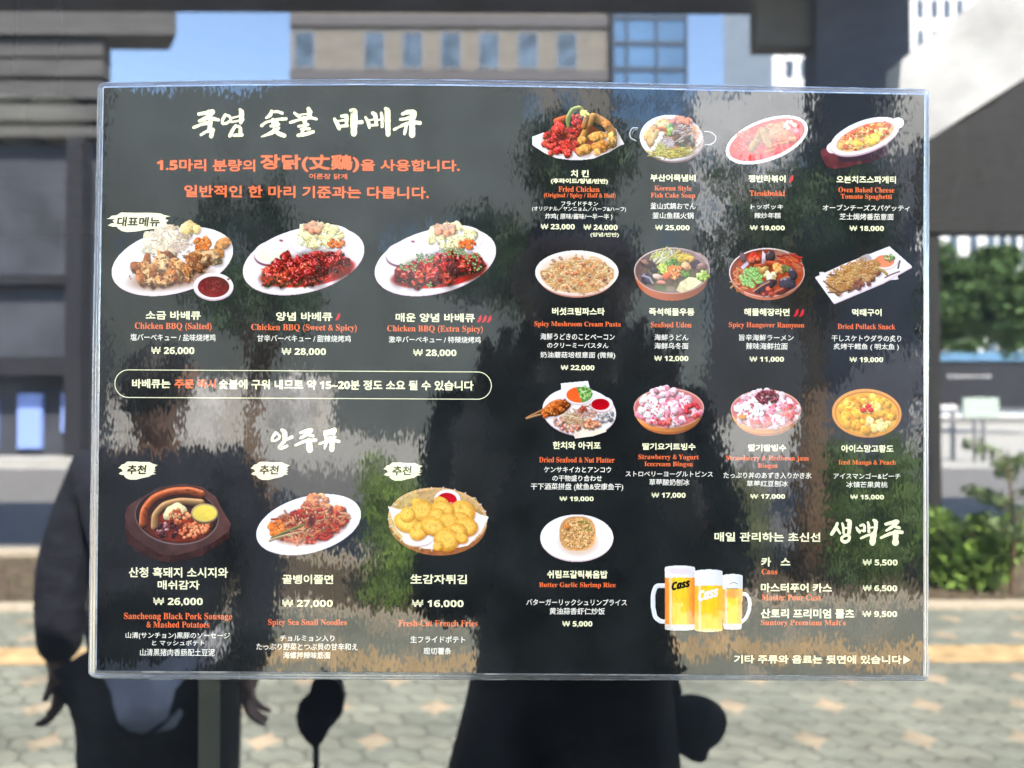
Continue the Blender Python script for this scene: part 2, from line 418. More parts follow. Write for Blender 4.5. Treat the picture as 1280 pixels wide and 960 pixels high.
MB().box(sx(120, D), sx(655, D), -D - 8, -D, -.12, sz(110, D)).build("wall", M_BACKDROP, an)
for a in (170, 215, 300, 486, 508, 530, 552): MB().box(sx(a, D), sx(a + 14, D), -D - .05, -D + .03, sz(330, D), sz(290, D)).build("window", M_WIN, an)
D = 36
an = empty("grey_backdrop", (sx(700, D), -D, 0), "low grey block added to keep sky out of the menu reflection", "building")
MB().box(sx(640, D), sx(868, D), -D - 3, -D, -.12, sz(157, D)).build("wall", M_BACKDROP, an)
for a in (700, 760, 820): MB().box(sx(a, D), sx(a + 16, D), -D - .05, -D + .03, sz(330, D), sz(290, D)).build("window", M_WIN, an)
D = 62
M_WHT = plain("white_apartment_paint", (0.72, 0.72, 0.72), 0.85, 0.05, 1)
rows = [(sz(70 + 38 * k, D), sz(50 + 38 * k, D)) for k in range(6)]
block("apartment_tower", "white apartment tower with small grey windows behind the pier", D, 968, 1090, sz(-160, D), M_WHT, [(sz(20 + 38 * k, D), sz(-2 + 38 * k, D)) for k in range(-3, 5)], [(sx(a, D), sx(a + 10, D)) for a in (984, 1003, 1040, 1070)], frame=False)
block("apartment_tower", "white apartment tower with blue windows rising above the stair", D, 1142, 1262, sz(-190, D), M_WHT, [(sz(20 + 38 * k, D), sz(-2 + 38 * k, D)) for k in range(-4, 5)], [(sx(a, D), sx(a + 8, D)) for a in (1150, 1168, 1184, 1200, 1226, 1248)], frame=False)
M_WHT2 = plain("off_white_render", (0.46, 0.46, 0.46), 0.85, 0.2, .5)
D = 52
wl = empty("glare_lowrise", (sx(942, D), -D, 0), "white low block added for glare in the menu film, dark shops below", "building")
MB().box(sx(874, D), sx(1016, D), -D - 6, -D, sz(335, D), sz(113, D)).build("wall", M_WHT2, wl)  # added bright wall that shows as glare in the laminating film
for a in (884, 912, 940, 968, 996):
    for b in (190, 262): MB().box(sx(a, D), sx(a + 11, D), -D - .05, -D + .03, sz(b + 26, D), sz(b, D)).build("window", M_WIN, wl)
MB().box(sx(874, D), sx(1016, D), -D - 6, -D, -.12, sz(335, D) - .003).build("shop_front", plain("dark_shop_glass", (.03, .03, .035), .3), wl)
M_GLARE = [plain("reflector_sheet", c, .8, .55, 1.1, stretch=(1, 1, .6)) for c in ((.55, .54, .52), (.36, .34, .31), (.48, .47, .46))]  # sheets of the added panels, a bright source for film glare
D = 24
hd = empty("reflector", (sx(285, D), -D, -.118), "added sunlit white hoarding across the road left of the trees", "glare panels")
for a in range(148, 418, 34): MB().box(sx(a, D), sx(a + 33, D), -D - .04, -D, -.10, sz(477 + (a // 34 * 7 % 5) * 3, D)).build("panel", M_GLARE[a // 34 * 5 % 3], hd)
f = MB()
for a in range(148, 420, 68): f.box(sx(a, D), sx(a, D) + .08, -D - .16, -D - .045, -.118, sz(480, D))
f.build("post", M_FRAME, hd)
D = 55
rb = empty("striped_office", (sx(1250, D), -D, 0), "pale office front with blue grey vertical stripes beyond the trees", "building")
MB().box(sx(1085, D), sx(1420, D), -D - 10, -D, -0.12, sz(240, D)).build("wall", M_WHT, rb)
for a in (1189, 1214, 1236, 1250, 1264, 1280, 1300, 1330):
    MB().box(sx(a, D), sx(a + 9, D), -D - .05, -D + .08, 4.0, sz(244, D)).build("stripe", M_WIN, rb)
MB().box(sx(1085, D), sx(1420, D), -D + .001, -D + .3, 0.6, sz(452, D)).build("shop_front", plain("dark_shop_front", (0.025, 0.025, 0.03), 0.5), rb)
MB().box(sx(1166, D), sx(1290, D), -D + .31, -D + .5, sz(451, D), sz(440, D)).build("blue_fascia", plain("blue_sign_paint", (0.12, 0.25, 0.40), 0.5), rb)
for k in range(7):
    MB().ellipsoid((sx(1184 + 8 * k, D), -D + .34, sz(471, D)), (.13, .1, .13), 10, 6).build("fascia_lamp", M_WHT, rb)
# building down the left side, facade shade put into its dark colours
D = 19
lb = empty("dark_corner_building", (sx(30, D), -D, 0), "corner building in shade-darkened grey with stepped eaves and pale blue sky gap panels", "building")
M_DK = plain("shade_grey_cladding", (0.075, 0.072, 0.07), 0.8, 0.18, 1.0, stretch=(1, 1, 6))
def wedge(x1, y0, y1, z0, z1):
    xb = x1 * (-y0 + .4) / (-y1 + .4) * 1.02
    V = [(-44, y1, z0), (x1, y1, z0), (xb, y0, z0), (-44, y0, z0)]
    return MB().add(V + [(a, b, z1) for a, b, c in V], [(0, 1, 2, 3), (7, 6, 5, 4), (0, 4, 5, 1), (1, 5, 6, 2), (2, 6, 7, 3), (3, 7, 4, 0)])
wedge(sx(135, D), -D - 8, -D, -0.12, sz(55, D)).build("wall", plain("shade_dark_wall", (0.05, 0.054, 0.066), 0.8, 0.35, .8), lb)  # sun would light this wall; its shade is in the colour
wedge(sx(228, D), -D - .35, -D + 0.5, sz(57, D) + .01, sz(19, D)).build("eave", M_DK, lb)
e = MB()
for a, b in ((60, 80), (84, 104), (110, 131), (140, 158), (166, 178)): e.box(-34, sx(134, D), -D + .001, -D + .35, sz(b, D), sz(a, D))
e.build("cladding_band", M_DK, lb)
pl_ = MB(); pl_.box(sx(103, D), sx(122, D), -D + .36, -D + .8, -.1, sz(185, D)); pl_.box(-34, sx(101, D), -D + .001, -D + .3, sz(358, D), sz(346, D)); pl_.box(-34, sx(101, D), -D + .001, -D + .7, sz(470, D), sz(448, D))
pl_.build("pilaster", plain("near_black_cladding", (.018, .018, .022), .7), lb)
for a, b, c, d in ((26, 56, 492, 560), (80, 92, 492, 540), (-20, 0, 500, 560)):
    MB().box(sx(a, D), sx(b, D), -D + .001, -D + .12, max(-0.1, sz(d, D)), sz(c, D)).build("sky_gap_panel", plain("pale_blue_panel", (0.24, 0.34, 0.72), 0.6), lb)  # blue panels stand in for sky seen through gaps
MB().box(-34, sx(150, D), -D + 0.36, -D + 2.2, -0.115, -0.03).build("plinth", M_LPAVE, lb)

# planting
def leaf_material(name, col):
    m = plain(name, col, 0.6, 0.6, 7, spec=0.3)
    return m
def leaves(name, blobs, n, size, mat, parent, seed, label=None):
    rnd = np.random.default_rng(seed)
    V = []; F = []
    wts = np.array([b[3] * b[4] * b[5] for b in blobs]); wts = wts / wts.sum()
    idx = rnd.choice(len(blobs), n, p=wts)
    u = rnd.normal(size=(n, 3)); u /= np.linalg.norm(u, axis=1)[:, None]; u *= (rnd.random((n, 1)) ** 0.45)
    for i in range(n):
        b = blobs[idx[i]]
        c = np.array(b[:3]) + u[i] * np.array(b[3:6])
        a = rnd.normal(size=3); a /= np.linalg.norm(a); t = np.cross(a, rnd.normal(size=3)); t /= np.linalg.norm(t)
        s = size * (0.6 + 0.8 * rnd.random())
        k = len(V)
        V += [c - a * s, c + t * s * .42, c + a * s, c - t * s * .42 + np.cross(a, t) * s * .15]
        F.append((k, k + 1, k + 2, k + 3))
    return mesh_np(name, V, F, mat, parent, label)
M_LF = leaf_material("dark_green_leaf", (0.045, 0.085, 0.035))
M_LF2 = leaf_material("bright_green_leaf", (0.17, 0.27, 0.05))
M_LF3 = leaf_material("olive_leaf", (0.16, 0.18, 0.08))
M_BARK = plain("brown_bark", (0.16, 0.10, 0.06), 0.95, 0.3, 20, bump=0.4, stretch=(3, 3, 1))
def tree(x, y, h, spread, label, seed, n=5200, size=0.07, mat=M_LF, r=0.11, blobs=None, low=0.45):
    rnd = random.Random(seed)
    t = empty("street_tree", (x, y, -0.02), label, "tree", "trees along the street")
    tr = MB(); pts = [(x, y, -0.02)]
    for k in range(1, 6): pts.append((x + rnd.uniform(-.08, .08) * k * .4, y + rnd.uniform(-.06, .06) * k * .4, h * .75 * k / 5))
    tr.tube(pts, [r * 1.35, r, r * .9, r * .8, r * .6, r * .4])
    if blobs is None:
        blobs = []
        for k in range(11):
            a = rnd.uniform(0, 6.28); q = rnd.uniform(.15, .8) * spread
            blobs.append((x + q * math.cos(a), y + q * math.sin(a) * .8, h * rnd.uniform(low, .93), spread * rnd.uniform(.22, .4), spread * rnd.uniform(.22, .4), h * rnd.uniform(.06, .12)))
    for b in blobs[:8]:
        s = pts[3]; tr.tube([s, ((s[0] + b[0]) / 2, (s[1] + b[1]) / 2, (s[2] + b[2]) / 2 + .05), b[:3]], [r * .45, r * .25, r * .1], 6)
    tr.build("trunk", M_BARK, t, smooth=True)
    leaves("crown", blobs, n, size, mat, t, seed)
    return t
x = sx(1012, 5.6); tree(x, -5.6, 3.45, 0.95, "slim street tree with orange brown trunk in front of the pier", 3, n=1700, low=.62)
x = sx(690, 5.9); tree(x, -5.9, 3.6, 1.0, "broad dark street tree straight across from the window", 5, n=3000, r=.10, low=.66)
x = sx(330, 6.2); tree(x, -6.2, 3.3, .8, "small street tree left of the broad one", 8, n=1500, r=.07, low=.66)
D = 30
rt = random.Random(9)
tree(sx(1318, D), -D, 6.6, 2.6, "bushy green tree on the far pavement beside the striped office", 11, n=20000, size=.15, mat=leaf_material("mid_green_leaf", (0.06, 0.11, 0.03)), r=.10,
     blobs=[(sx(rt.uniform(1160, 1340), D), -D + rt.uniform(-1.2, 1.2), sz(rt.uniform(318, 436), D), rt.uniform(.5, 1.2), rt.uniform(.4, 1), rt.uniform(.3, .65)) for k in range(64)])
for i, (p, D, hh, n_, sp, lab, ml) in enumerate(((1205, 5.55, .52, 2600, .42, "low bright green bush at the right end of the planting bed", M_LF2), (520, 5.4, .95, 3600, .40, "tall sunlit green bush left of the broad tree", M_LF2), (880, 5.6, .75, 3000, .5, "olive bush between the broad tree and the slim tree", M_LF3), (1085, 5.6, 1.0, 3600, .42, "upright green bush right of the slim tree", leaf_material("fresh_leaf", (0.12, 0.20, 0.05))))):
    x = sx(p, D)
    b = empty("bush", (x, -D, -0.02), lab, "bush", "bushes in the planting bed")
    st = MB()
    for k in range(7):
        a = k * 0.9; st.tube([(x, -D, -.02), (x + .3 * sp * math.cos(a), -D + .3 * sp * math.sin(a), hh * .5), (x + .7 * sp * math.cos(a), -D + .5 * sp * math.sin(a), hh * .85)], [.012, .009, .005], 5)
    st.build("stem", M_BARK, b)
    leaves("foliage", [(x + sp * .55 * math.cos(q), -D + sp * .4 * math.sin(q), hh * (.45 + .3 * math.sin(q * 2.3)), sp * .5, sp * .45, hh * .4) for q in np.arange(0, 6.2, .8)], n_, .045, ml, b, 20 + i)
# sparse sapling whose twigs show right of the menu
x = sx(1262, 4.9 + .3)
sp_ = empty("sapling", (x, -5.2, -0.02), "thin sapling with sparse pale green twigs right of the low bush", "tree")
tw = MB(); rnd = random.Random(4); bl = []
tw.tube([(x, -5.2, -.02), (x + .02, -5.2, .5), (x - .02, -5.2, 1.05)], [.018, .013, .006], 6)
for k in range(12):
    a = rnd.uniform(0, 6.28); z = .35 + .055 * k; q = rnd.uniform(.2, .42)
    e = (x + q * math.cos(a), -5.2 + q * math.sin(a), z + .12); tw.tube([(x, -5.2, z), e], [.007, .003], 5)
    for f in (.5, .75, 1): bl.append((x + q * f * math.cos(a), -5.2 + q * f * math.sin(a), z + .12 * f, .09, .09, .05))
tw.build("trunk", M_BARK, sp_); leaves("crown", bl, 900, .032, leaf_material("pale_leaf", (0.13, 0.18, 0.07)), sp_, 31)
# dry grass and leaf litter
rng = np.random.default_rng(2); V = []; F = []
for i in range(5200):
    xx, yy = rng.uniform(-6, 7), rng.uniform(-6.55, -5.0); a = rng.uniform(0, 6.28); l = rng.uniform(.03, .09); h = rng.uniform(.01, .09) if rng.random() < .6 else .012
    k = len(V); V += [(xx - .006, yy, -.018), (xx + .006, yy + .004, -.018), (xx + l * math.cos(a), yy + l * math.sin(a), -.018 + h)]; F.append((k, k + 1, k + 2))
tag(mesh_np("ground_cover", V, F, plain("dry_grass", (0.19, 0.17, 0.09), 0.9, .4, 7)), "thin dry grass and leaf litter on the planting bed", "ground cover", kind='stuff')

# sign box on two posts over the road
D = 17.5
sg = empty("street_sign", (sx(1222, D), -D, -.12), "pale green sign board standing on two thin posts across the road", "sign")
MB().box(sx(1203, D), sx(1247, D), -D - .04, -D + .04, sz(522, D), sz(497, D)).build("board", plain("pale_green_board", (.42, .5, .43), .7), sg)
MB().tube([(sx(1218, D), -D, -.12), (sx(1218, D), -D, sz(522, D))], .05).build("post", M_FRAME, sg)
MB().tube([(sx(1229, D), -D, -.12), (sx(1229, D), -D, sz(522, D))], .05).build("post", M_FRAME, sg)
bn = empty("barrier", (sx(1180, 18), -18, -.12), "long pale rail barrier on the far pavement left of the sign", "barrier")
MB().box(sx(1120, 18), sx(1196, 18), -18.1, -18.0, sz(509, 18) - .06, sz(506, 18)).build("rail", M_WHT, bn)
for p in (1125, 1190): MB().box(sx(p, 18), sx(p, 18) + .08, -18.09, -18.01, -.118, sz(509, 18) - .065).build("post", M_FRAME, bn)

# ------------------------------------------------------------------ people mirrored in the glass
def skin(name, chains, mat, parent, levels=2, label=None):
    """chains: lists of (x, y, z, radius); points closer than 1 mm are shared"""
    V = []; Rd = []; E = []; key = {}
    for ch in chains:
        prev = None
        for x, y, z, r in ch:
            q = (round(x, 3), round(y, 3), round(z, 3))
            if q not in key: key[q] = len(V); V.append((x, y, z)); Rd.append(r)
            i = key[q]
            if prev is not None and prev != i: E.append((prev, i))
            prev = i
    o0 = origin(parent)
    me = bpy.data.meshes.new(name + "_cage"); me.from_pydata([tuple(Vector(v) - o0) for v in V], E, []); me.update()
    ob = bpy.data.objects.new(name + "_cage", me); COL.objects.link(ob)
    md = ob.modifiers.new("s", 'SKIN'); md.use_smooth_shade = True
    for i, r in enumerate(Rd):
        sv = me.skin_vertices[0].data[i]; sv.radius = (r, r); sv.use_root = (i == 0)
    sb = ob.modifiers.new("d", 'SUBSURF'); sb.levels = levels; sb.render_levels = levels
    dg = bpy.context.evaluated_depsgraph_get(); dg.update()
    out = bpy.data.meshes.new_from_object(ob.evaluated_get(dg)); out.name = name
    bpy.data.objects.remove(ob); bpy.data.meshes.remove(me)
    out.materials.clear()
    out.polygons.foreach_set('use_smooth', [True] * len(out.polygons))
    return link(name, out, mat, parent, label)

M_SKIN = plain("skin", (0.26, 0.155, 0.11), 0.55)
M_HAIR = plain("black_hair", (0.012, 0.010, 0.010), 0.5, 0.3, 60)
M_BLK = plain("black_cloth", (0.010, 0.009, 0.009), 0.9, 0.3, 30, bump=.6)
M_BRN = plain("dark_brown_cloth", (0.020, 0.012, 0.010), 0.9, 0.3, 25, bump=.6)
M_NAVY = plain("navy_cloth", (0.011, 0.012, 0.020), 0.9, 0.3, 25, bump=.6)
M_PALE = plain("pale_blue_cotton", (0.74, 0.76, 0.86), 0.9, 0.15, 20, bump=.6)
M_SHOE = plain("dark_shoe", (0.02, 0.02, 0.02), 0.6)

def head(cx, y, zc, f):
    """neck to crown with nose, brow and chin; f = +1 faces the glass"""
    return [[(cx, y, zc - .20, .062), (cx, y + .008 * f, zc - .12, .058), (cx, y + .014 * f, zc - .05, .082), (cx, y, zc + .03, .102), (cx, y - .004 * f, zc + .085, .075)],
            [(cx, y + .014 * f, zc - .05, .082), (cx, y + .058 * f, zc - .085, .030)],
            [(cx, y, zc + .03, .102), (cx, y + .098 * f, zc - .012, .017), (cx, y + .088 * f, zc - .028, .016)],
            [(cx, y, zc + .03, .102), (cx - .100, y - .005, zc - .005, .017)], [(cx, y, zc + .03, .102), (cx + .100, y - .005, zc - .005, .017)]]
def hand(wx, wy, wz, d, side, curl):
    """palm, four unequal fingers and a thumb; d = pointing direction, side = thumb side"""
    d = Vector(d).normalized(); s = Vector(side).normalized(); n = d.cross(s).normalized() * curl
    w = Vector((wx, wy, wz)); pm = w + d * .055
    ch = [[(*w, .027), (*pm, .030)]]
    for k, l in ((.026, .068), (.009, .078), (-.009, .072), (-.026, .055)):
        a = pm + d * .032 + s * k; b = a + d * l * .5 + n * .010; c = b + d * l * .32 + n * .024; e = c + d * l * .15 + n * .028
        ch.append([(*pm, .030), (*a, .0105), (*b, .0095), (*c, .0085), (*e, .007)])
    a = w + d * .03 + s * .024; b = a + d * .034 + s * .012 + n * .012; c = b + d * .028 + s * .000 + n * .014
    ch.append([(*w, .027), (*a, .015), (*b, .0105), (*c, .0085)])
    return ch
def eyes(p, cx, y, zc, f):
    for sx_ in (-.034, .034):
        MB().ellipsoid((cx + sx_, y + .088 * f, zc + .012), (.016, .012, .012), 12, 8).build("eye", plain("eye", (.3, .28, .26), .2), p)

# photographer, arms raised to hold the phone
cx, cy = 0.105, -0.80
ph = empty("person", (cx, cy, 0), "person in black jacket holding up a phone with both hands, facing the window", "person", "people mirrored in the window")
arms = []
for s in (-1, 1):
    sh = (cx + .17 * s, cy, 1.41); el = (cx + .185 * s, cy + .12, 1.16); wr = (cx + (.07 if s > 0 else .13) * s, cy + .335, 1.385)
    arms.append((s, sh, el, wr))
bc = [[(cx, cy, .95, .14), (cx, cy, 1.12, .13), (cx, cy, 1.33, .14), (cx, cy, 1.42, .07)]] + head(cx, cy + .01, 1.62, 1)
bc[0].append((cx, cy + .01, 1.42, .062))
for s, sh, el, wr in arms:
    bc += [[(cx, cy, 1.33, .14), (*sh, .055), (*el, .042), (*wr, .027)]] + hand(*wr, (-.25 * s, .25, .9), (-s, .1, 0), -s)
for s in (-1, 1): bc.append([(cx, cy, .95, .14), (cx + .09 * s, cy, .86, .085), (cx + .10 * s, cy + .01, .48, .055), (cx + .10 * s, cy - .01, .09, .042), (cx + .11 * s, cy + .13, .04, .035)])
skin("body", bc, M_SKIN, ph)
skin("hair", [[(cx, cy - .05, 1.56, .075), (cx, cy - .02, 1.66, .102), (cx, cy + .02, 1.725, .085)]], M_HAIR, ph)
eyes(ph, cx, cy + .01, 1.62, 1)
skin("jacket", [[(cx - .025, cy, .66, .23), (cx - .015, cy, .84, .205), (cx, cy, .98, .175), (cx, cy, 1.15, .150), (cx, cy, 1.33, .158), (cx, cy, 1.42, .08)]] + [[(cx, cy, 1.33, .172), (*sh, .075), (*el, .062), (wr[0] + .02 * s, wr[1] - .06, wr[2] - .04, .042)] for s, sh, el, wr in arms], M_BLK, ph)
skin("trousers", [[(cx + .02 * s, cy, .84, .10), (cx + .09 * s, cy, .76, .095), (cx + .10 * s, cy + .01, .48, .075), (cx + .10 * s, cy - .01, .10, .065)] for s in (-1, 1)], M_BRN, ph)
for s in (-1, 1): skin("shoe", [[(cx + .10 * s, cy - .03, .045, .045), (cx + .11 * s, cy + .08, .045, .042), (cx + .115 * s, cy + .17, .035, .032)]], M_SHOE, ph)
fo = empty("phone", (.06, -.404, 1.40), "slim black phone held level in front of the person in black", "phone")
MB().box(-.020, .142, -.4085, -.4005, 1.392, 1.468).build("case", plain("black_phone_case", (.012, .012, .013), .35), fo)
for x in (.018, .040): MB().tube([(x, -.4004, 1.450), (x, -.3992, 1.450)], .009, 16).build("camera_lens", plain("lens_glass", (.01, .01, .015), .08, spec=.8), fo)
bg = empty("handbag", (.30, -.80, .93), "small black bag with a flap hanging at the hip of the person in black", "bag")
skin("bag_body", [[(.262, -.79, .90, .055), (.285, -.79, .945, .055), (.318, -.79, .945, .042), (.342, -.79, .935, .022)]], M_BLK, bg)
b_ = MB(); b_.tube([(.265, -.79, .99), (.20, -.66, 1.16), (.03, -.64, 1.32), (-.10, -.74, 1.45)], .010, 8); b_.build("strap", M_BLK, bg)

# second person, arms down, standing to the left
cx, cy = -0.86, -1.52; LEFT_SCALE = 0.9
pl = empty("person", (cx, cy, 0), "person in dark navy jacket over a long pale blue shirt, one arm hanging", "person", "people mirrored in the window")
bc = [[(cx, cy, .95, .14), (cx, cy, 1.12, .13), (cx, cy, 1.33, .14), (cx, cy, 1.42, .07)]] + head(cx, cy, 1.61, -1)
bc[0].append((cx, cy, 1.41, .062))
arms = []
for s in (-1, 1):
    sh = (cx + .19 * s, cy, 1.40); el = (cx + .265 * s, cy + .02, 1.12); wr = (cx + .262 * s, cy + .03, .885)
    arms.append((s, sh, el, wr))
    bc += [[(cx, cy, 1.33, .14), (*sh, .055), (*el, .044), (*wr, .029)]] + hand(*wr, (.10 * -s, .03, -1), (0, 1, 0), s)
for s in (-1, 1): bc.append([(cx, cy, .95, .14), (cx + .09 * s, cy, .86, .085), (cx + .10 * s, cy, .48, .055), (cx + .10 * s, cy, .09, .042), (cx + .11 * s, cy - .13, .04, .035)])
skin("body", bc, M_SKIN, pl)
skin("hair", [[(cx, cy + .04, 1.54, .08), (cx, cy + .02, 1.65, .104), (cx, cy - .02, 1.715, .085)]], M_HAIR, pl)
eyes(pl, cx, cy, 1.61, -1)
skin("shirt", [[(cx + .03, cy, .69, .185), (cx + .02, cy, .85, .178), (cx, cy, 1.1, .15), (cx, cy, 1.38, .12)]], M_PALE, pl)
skin("jacket", [[(cx - .02, cy, .87, .195), (cx - .01, cy, 1.0, .190), (cx, cy, 1.15, .175), (cx, cy, 1.33, .18), (cx, cy, 1.42, .085)]] + [[(cx, cy, 1.33, .18), (*sh, .085), (*el, .075), (wr[0], wr[1], wr[2] - .01, .058)] for s, sh, el, wr in arms], M_NAVY, pl)
skin("trousers", [[(cx, cy, .90, .15), (cx + .10 * s, cy, .80, .135), (cx + .105 * s, cy, .48, .115), (cx + .10 * s, cy, .10, .10)] for s in (-1, 1)], M_BLK, pl)
for s in (-1, 1): skin("shoe", [[(cx + .10 * s, cy + .03, .045, .045), (cx + .11 * s, cy - .08, .045, .042), (cx + .115 * s, cy - .17, .035, .032)]], M_SHOE, pl)

pl.scale = (LEFT_SCALE,) * 3

D = 1.0
ds = empty("stand_post", (sx(262, 0) , .35, .06), "pale grey square post standing inside behind the glass", "post")
q = at(248, 900, .33); q2 = at(275, 900, .33)
MB().box(float(q[0]), float(q2[0]), .33, .38, .075, 1.22).build("upright", plain("pale_grey_paint", (.78, .77, .70), .6, .1, 6), ds)
MB().box(float(q[0]) - .12, float(q2[0]) + .12, .23, .48, .062, .074).build("foot_plate", M_ALU, ds)
st = empty("sign_stand", (sx(402, D), -D, 0), "small navy paddle sign on a thin stand between the two people", "sign")
pp = [street(a, b, D) for a, b in ((372, 893), (376, 876), (388, 866), (392, 850), (402, 843), (416, 843), (427, 854), (431, 872), (427, 893), (414, 908), (404, 926), (394, 931), (384, 922), (375, 908))]
MB().prism([(p[0], p[2]) for p in pp], -D - .012, -D + .012).build("paddle", M_NAVY, st)
MB().tube([(sx(397, D), -D, .02), (sx(397, D), -D, pp[-1][2])], .006).build("pole", M_ALU, st)
MB().tube([(sx(397, D), -D, .001), (sx(397, D), -D, .02)], .11, 24).build("base", M_ALU, st)


# ------------------------------------------------------------------ the laminated menu on the glass
YS = -0.0045                     # front of the printed sheet; the glass is at y = 0
pm = at(636, 478, YS)
menu = empty("menu_poster", (float(pm[0]), 0.0, float(pm[2])), "laminated black menu sheet with dish photos and clear margin, fixed to the window glass", "menu")
OUT = [(122, 110), (124, 105.5), (129, 103), (200, 101.2), (300, 99.6), (450, 98.8), (560, 99.4), (700, 101.6), (900, 106), (1100, 110.2), (1152, 111.2), (1158, 112), (1162, 116), (1161.5, 300), (1161, 560), (1160.5, 820), (1162, 822), (1161, 847), (1157, 851), (900, 850.4), (640, 850), (300, 849.5), (124, 848.5), (115, 846.5), (110.5, 842), (112.5, 650), (116, 420), (119, 260)]
INN = [(129.5, 110.5), (130.3, 110), (131, 109.6), (200, 108.2), (300, 106.8), (450, 106.2), (560, 107), (700, 109.2), (900, 113.4), (1100, 117.4), (1150, 118.3), (1154.5, 118.6), (1155.3, 119.4), (1154.8, 300), (1154.6, 560), (1154.2, 820), (1154.2, 824), (1154, 843.8), (1153.2, 844.3), (900, 843.4), (640, 842), (300, 839.5), (124, 838.5), (121, 838.3), (120.6, 838), (122.2, 650), (124.6, 420), (127, 260)]
def pix(pts, Y): return at([p[0] for p in pts], [p[1] for p in pts], Y)
n = len(INN)
V = np.vstack([pix(INN, YS), pix(INN, -0.0015)])
mesh_np("printed_sheet", V, [list(range(n))[::-1], list(range(n, 2 * n))] + [[i, (i + 1) % n, n + (i + 1) % n, n + i] for i in range(n)], M_BLACK, menu)
# clear margin: outer bevel, flat, shallow weld groove, inner bevel up to the sheet
def mid(a, b, t): return [(p[0] * (1 - t) + q[0] * t, p[1] * (1 - t) + q[1] * t) for p, q in zip(a, b)]
prof = [(0.0, -.0002), (0.03, -.0016), (0.14, -.0022), (0.36, -.0023), (0.44, -.0021), (0.52, -.0023), (0.74, -.0024), (0.86, -.0036), (0.97, -.00446), (1.03, -.00458)]
V = np.vstack([pix(mid(OUT, INN, t), y) for t, y in prof]); F = []
for j in range(len(prof) - 1):
    for i in range(n): F.append((j * n + i, j * n + (i + 1) % n, (j + 1) * n + (i + 1) % n, (j + 1) * n + i))
mesh_np("clear_margin", V, F, M_RIM, menu)
M_EDGE = bpy.data.materials.new("milky_cut_edge"); M_EDGE.use_nodes = True
_nt = M_EDGE.node_tree; _b = _nt.nodes['Principled BSDF']; _b.inputs['Base Color'].default_value = (.80, .79, .77, 1); _b.inputs['Roughness'].default_value = .25
_t = node(_nt, 'ShaderNodeBsdfTransparent'); _mx = node(_nt, 'ShaderNodeMixShader'); _ns = node(_nt, 'ShaderNodeTexNoise'); _ns.inputs['Scale'].default_value = 60; _ns.inputs['Detail'].default_value = 5
_ge = node(_nt, 'ShaderNodeNewGeometry'); _mr = node(_nt, 'ShaderNodeMapRange'); _mr.inputs[1].default_value = .35; _mr.inputs[2].default_value = .62; _mr.inputs[3].default_value = .06; _mr.inputs[4].default_value = .62
_nt.links.new(_ge.outputs['Position'], _ns.inputs['Vector']); _nt.links.new(_ns.outputs[0], _mr.inputs[0]); _nt.links.new(_mr.outputs[0], _mx.inputs[0])
_nt.links.new(_t.outputs[0], _mx.inputs[1]); _nt.links.new(_b.outputs[0], _mx.inputs[2]); _nt.links.new(_mx.outputs[0], _nt.nodes['Material Output'].inputs[0])
for (ta, ya), (tb, yb) in (((-.02, -.0006), (.14, -.0025)), ((.80, -.0033), (1.0, -.00475))):
    V = np.vstack([pix(mid(OUT, INN, ta), ya), pix(mid(OUT, INN, tb), yb)])
    mesh_np("cut_edge", V, [(i, (i + 1) % n, n + (i + 1) % n, n + i) for i in range(n)], M_EDGE, menu)

# --- lettering: built-in font, every line fitted to its own box on the sheet
def bold_serif(s):
    o = ''
    for c in s:
        if 'A' <= c <= 'Z': o += chr(0x1D400 + ord(c) - 65)
        elif 'a' <= c <= 'z': o += chr(0x1D41A + ord(c) - 97)
        else: o += c
    return o
def bold_sans(s):
    return ''.join(chr(0x1D7EC + ord(c) - 48) if c.isdigit() else c for c in s)
def bold_ital(s):
    return ''.join(chr(0x1D63C + ord(c) - 65) if 'A' <= c <= 'Z' else chr(0x1D656 + ord(c) - 97) if 'a' <= c <= 'z' else c for c in s)
_cu = bpy.data.curves.new("lettering", 'FONT'); _cu.size = 1.0; _cu.resolution_u = 4
_co = bpy.data.objects.new("lettering", _cu); COL.objects.link(_co)
def glyphs(s):
    _cu.body = s
    dg = bpy.context.evaluated_depsgraph_get(); dg.update()
    ev = _co.evaluated_get(dg); me = ev.to_mesh()
    v = np.empty(len(me.vertices) * 3); me.vertices.foreach_get('co', v); v = v.reshape(-1, 3)[:, :2].copy()
    f = [tuple(p.vertices) for p in me.polygons]
    ev.to_mesh_clear()
    return v, f
def slope(y): return 0.0087 - 0.0057 * (y - 108) / 741
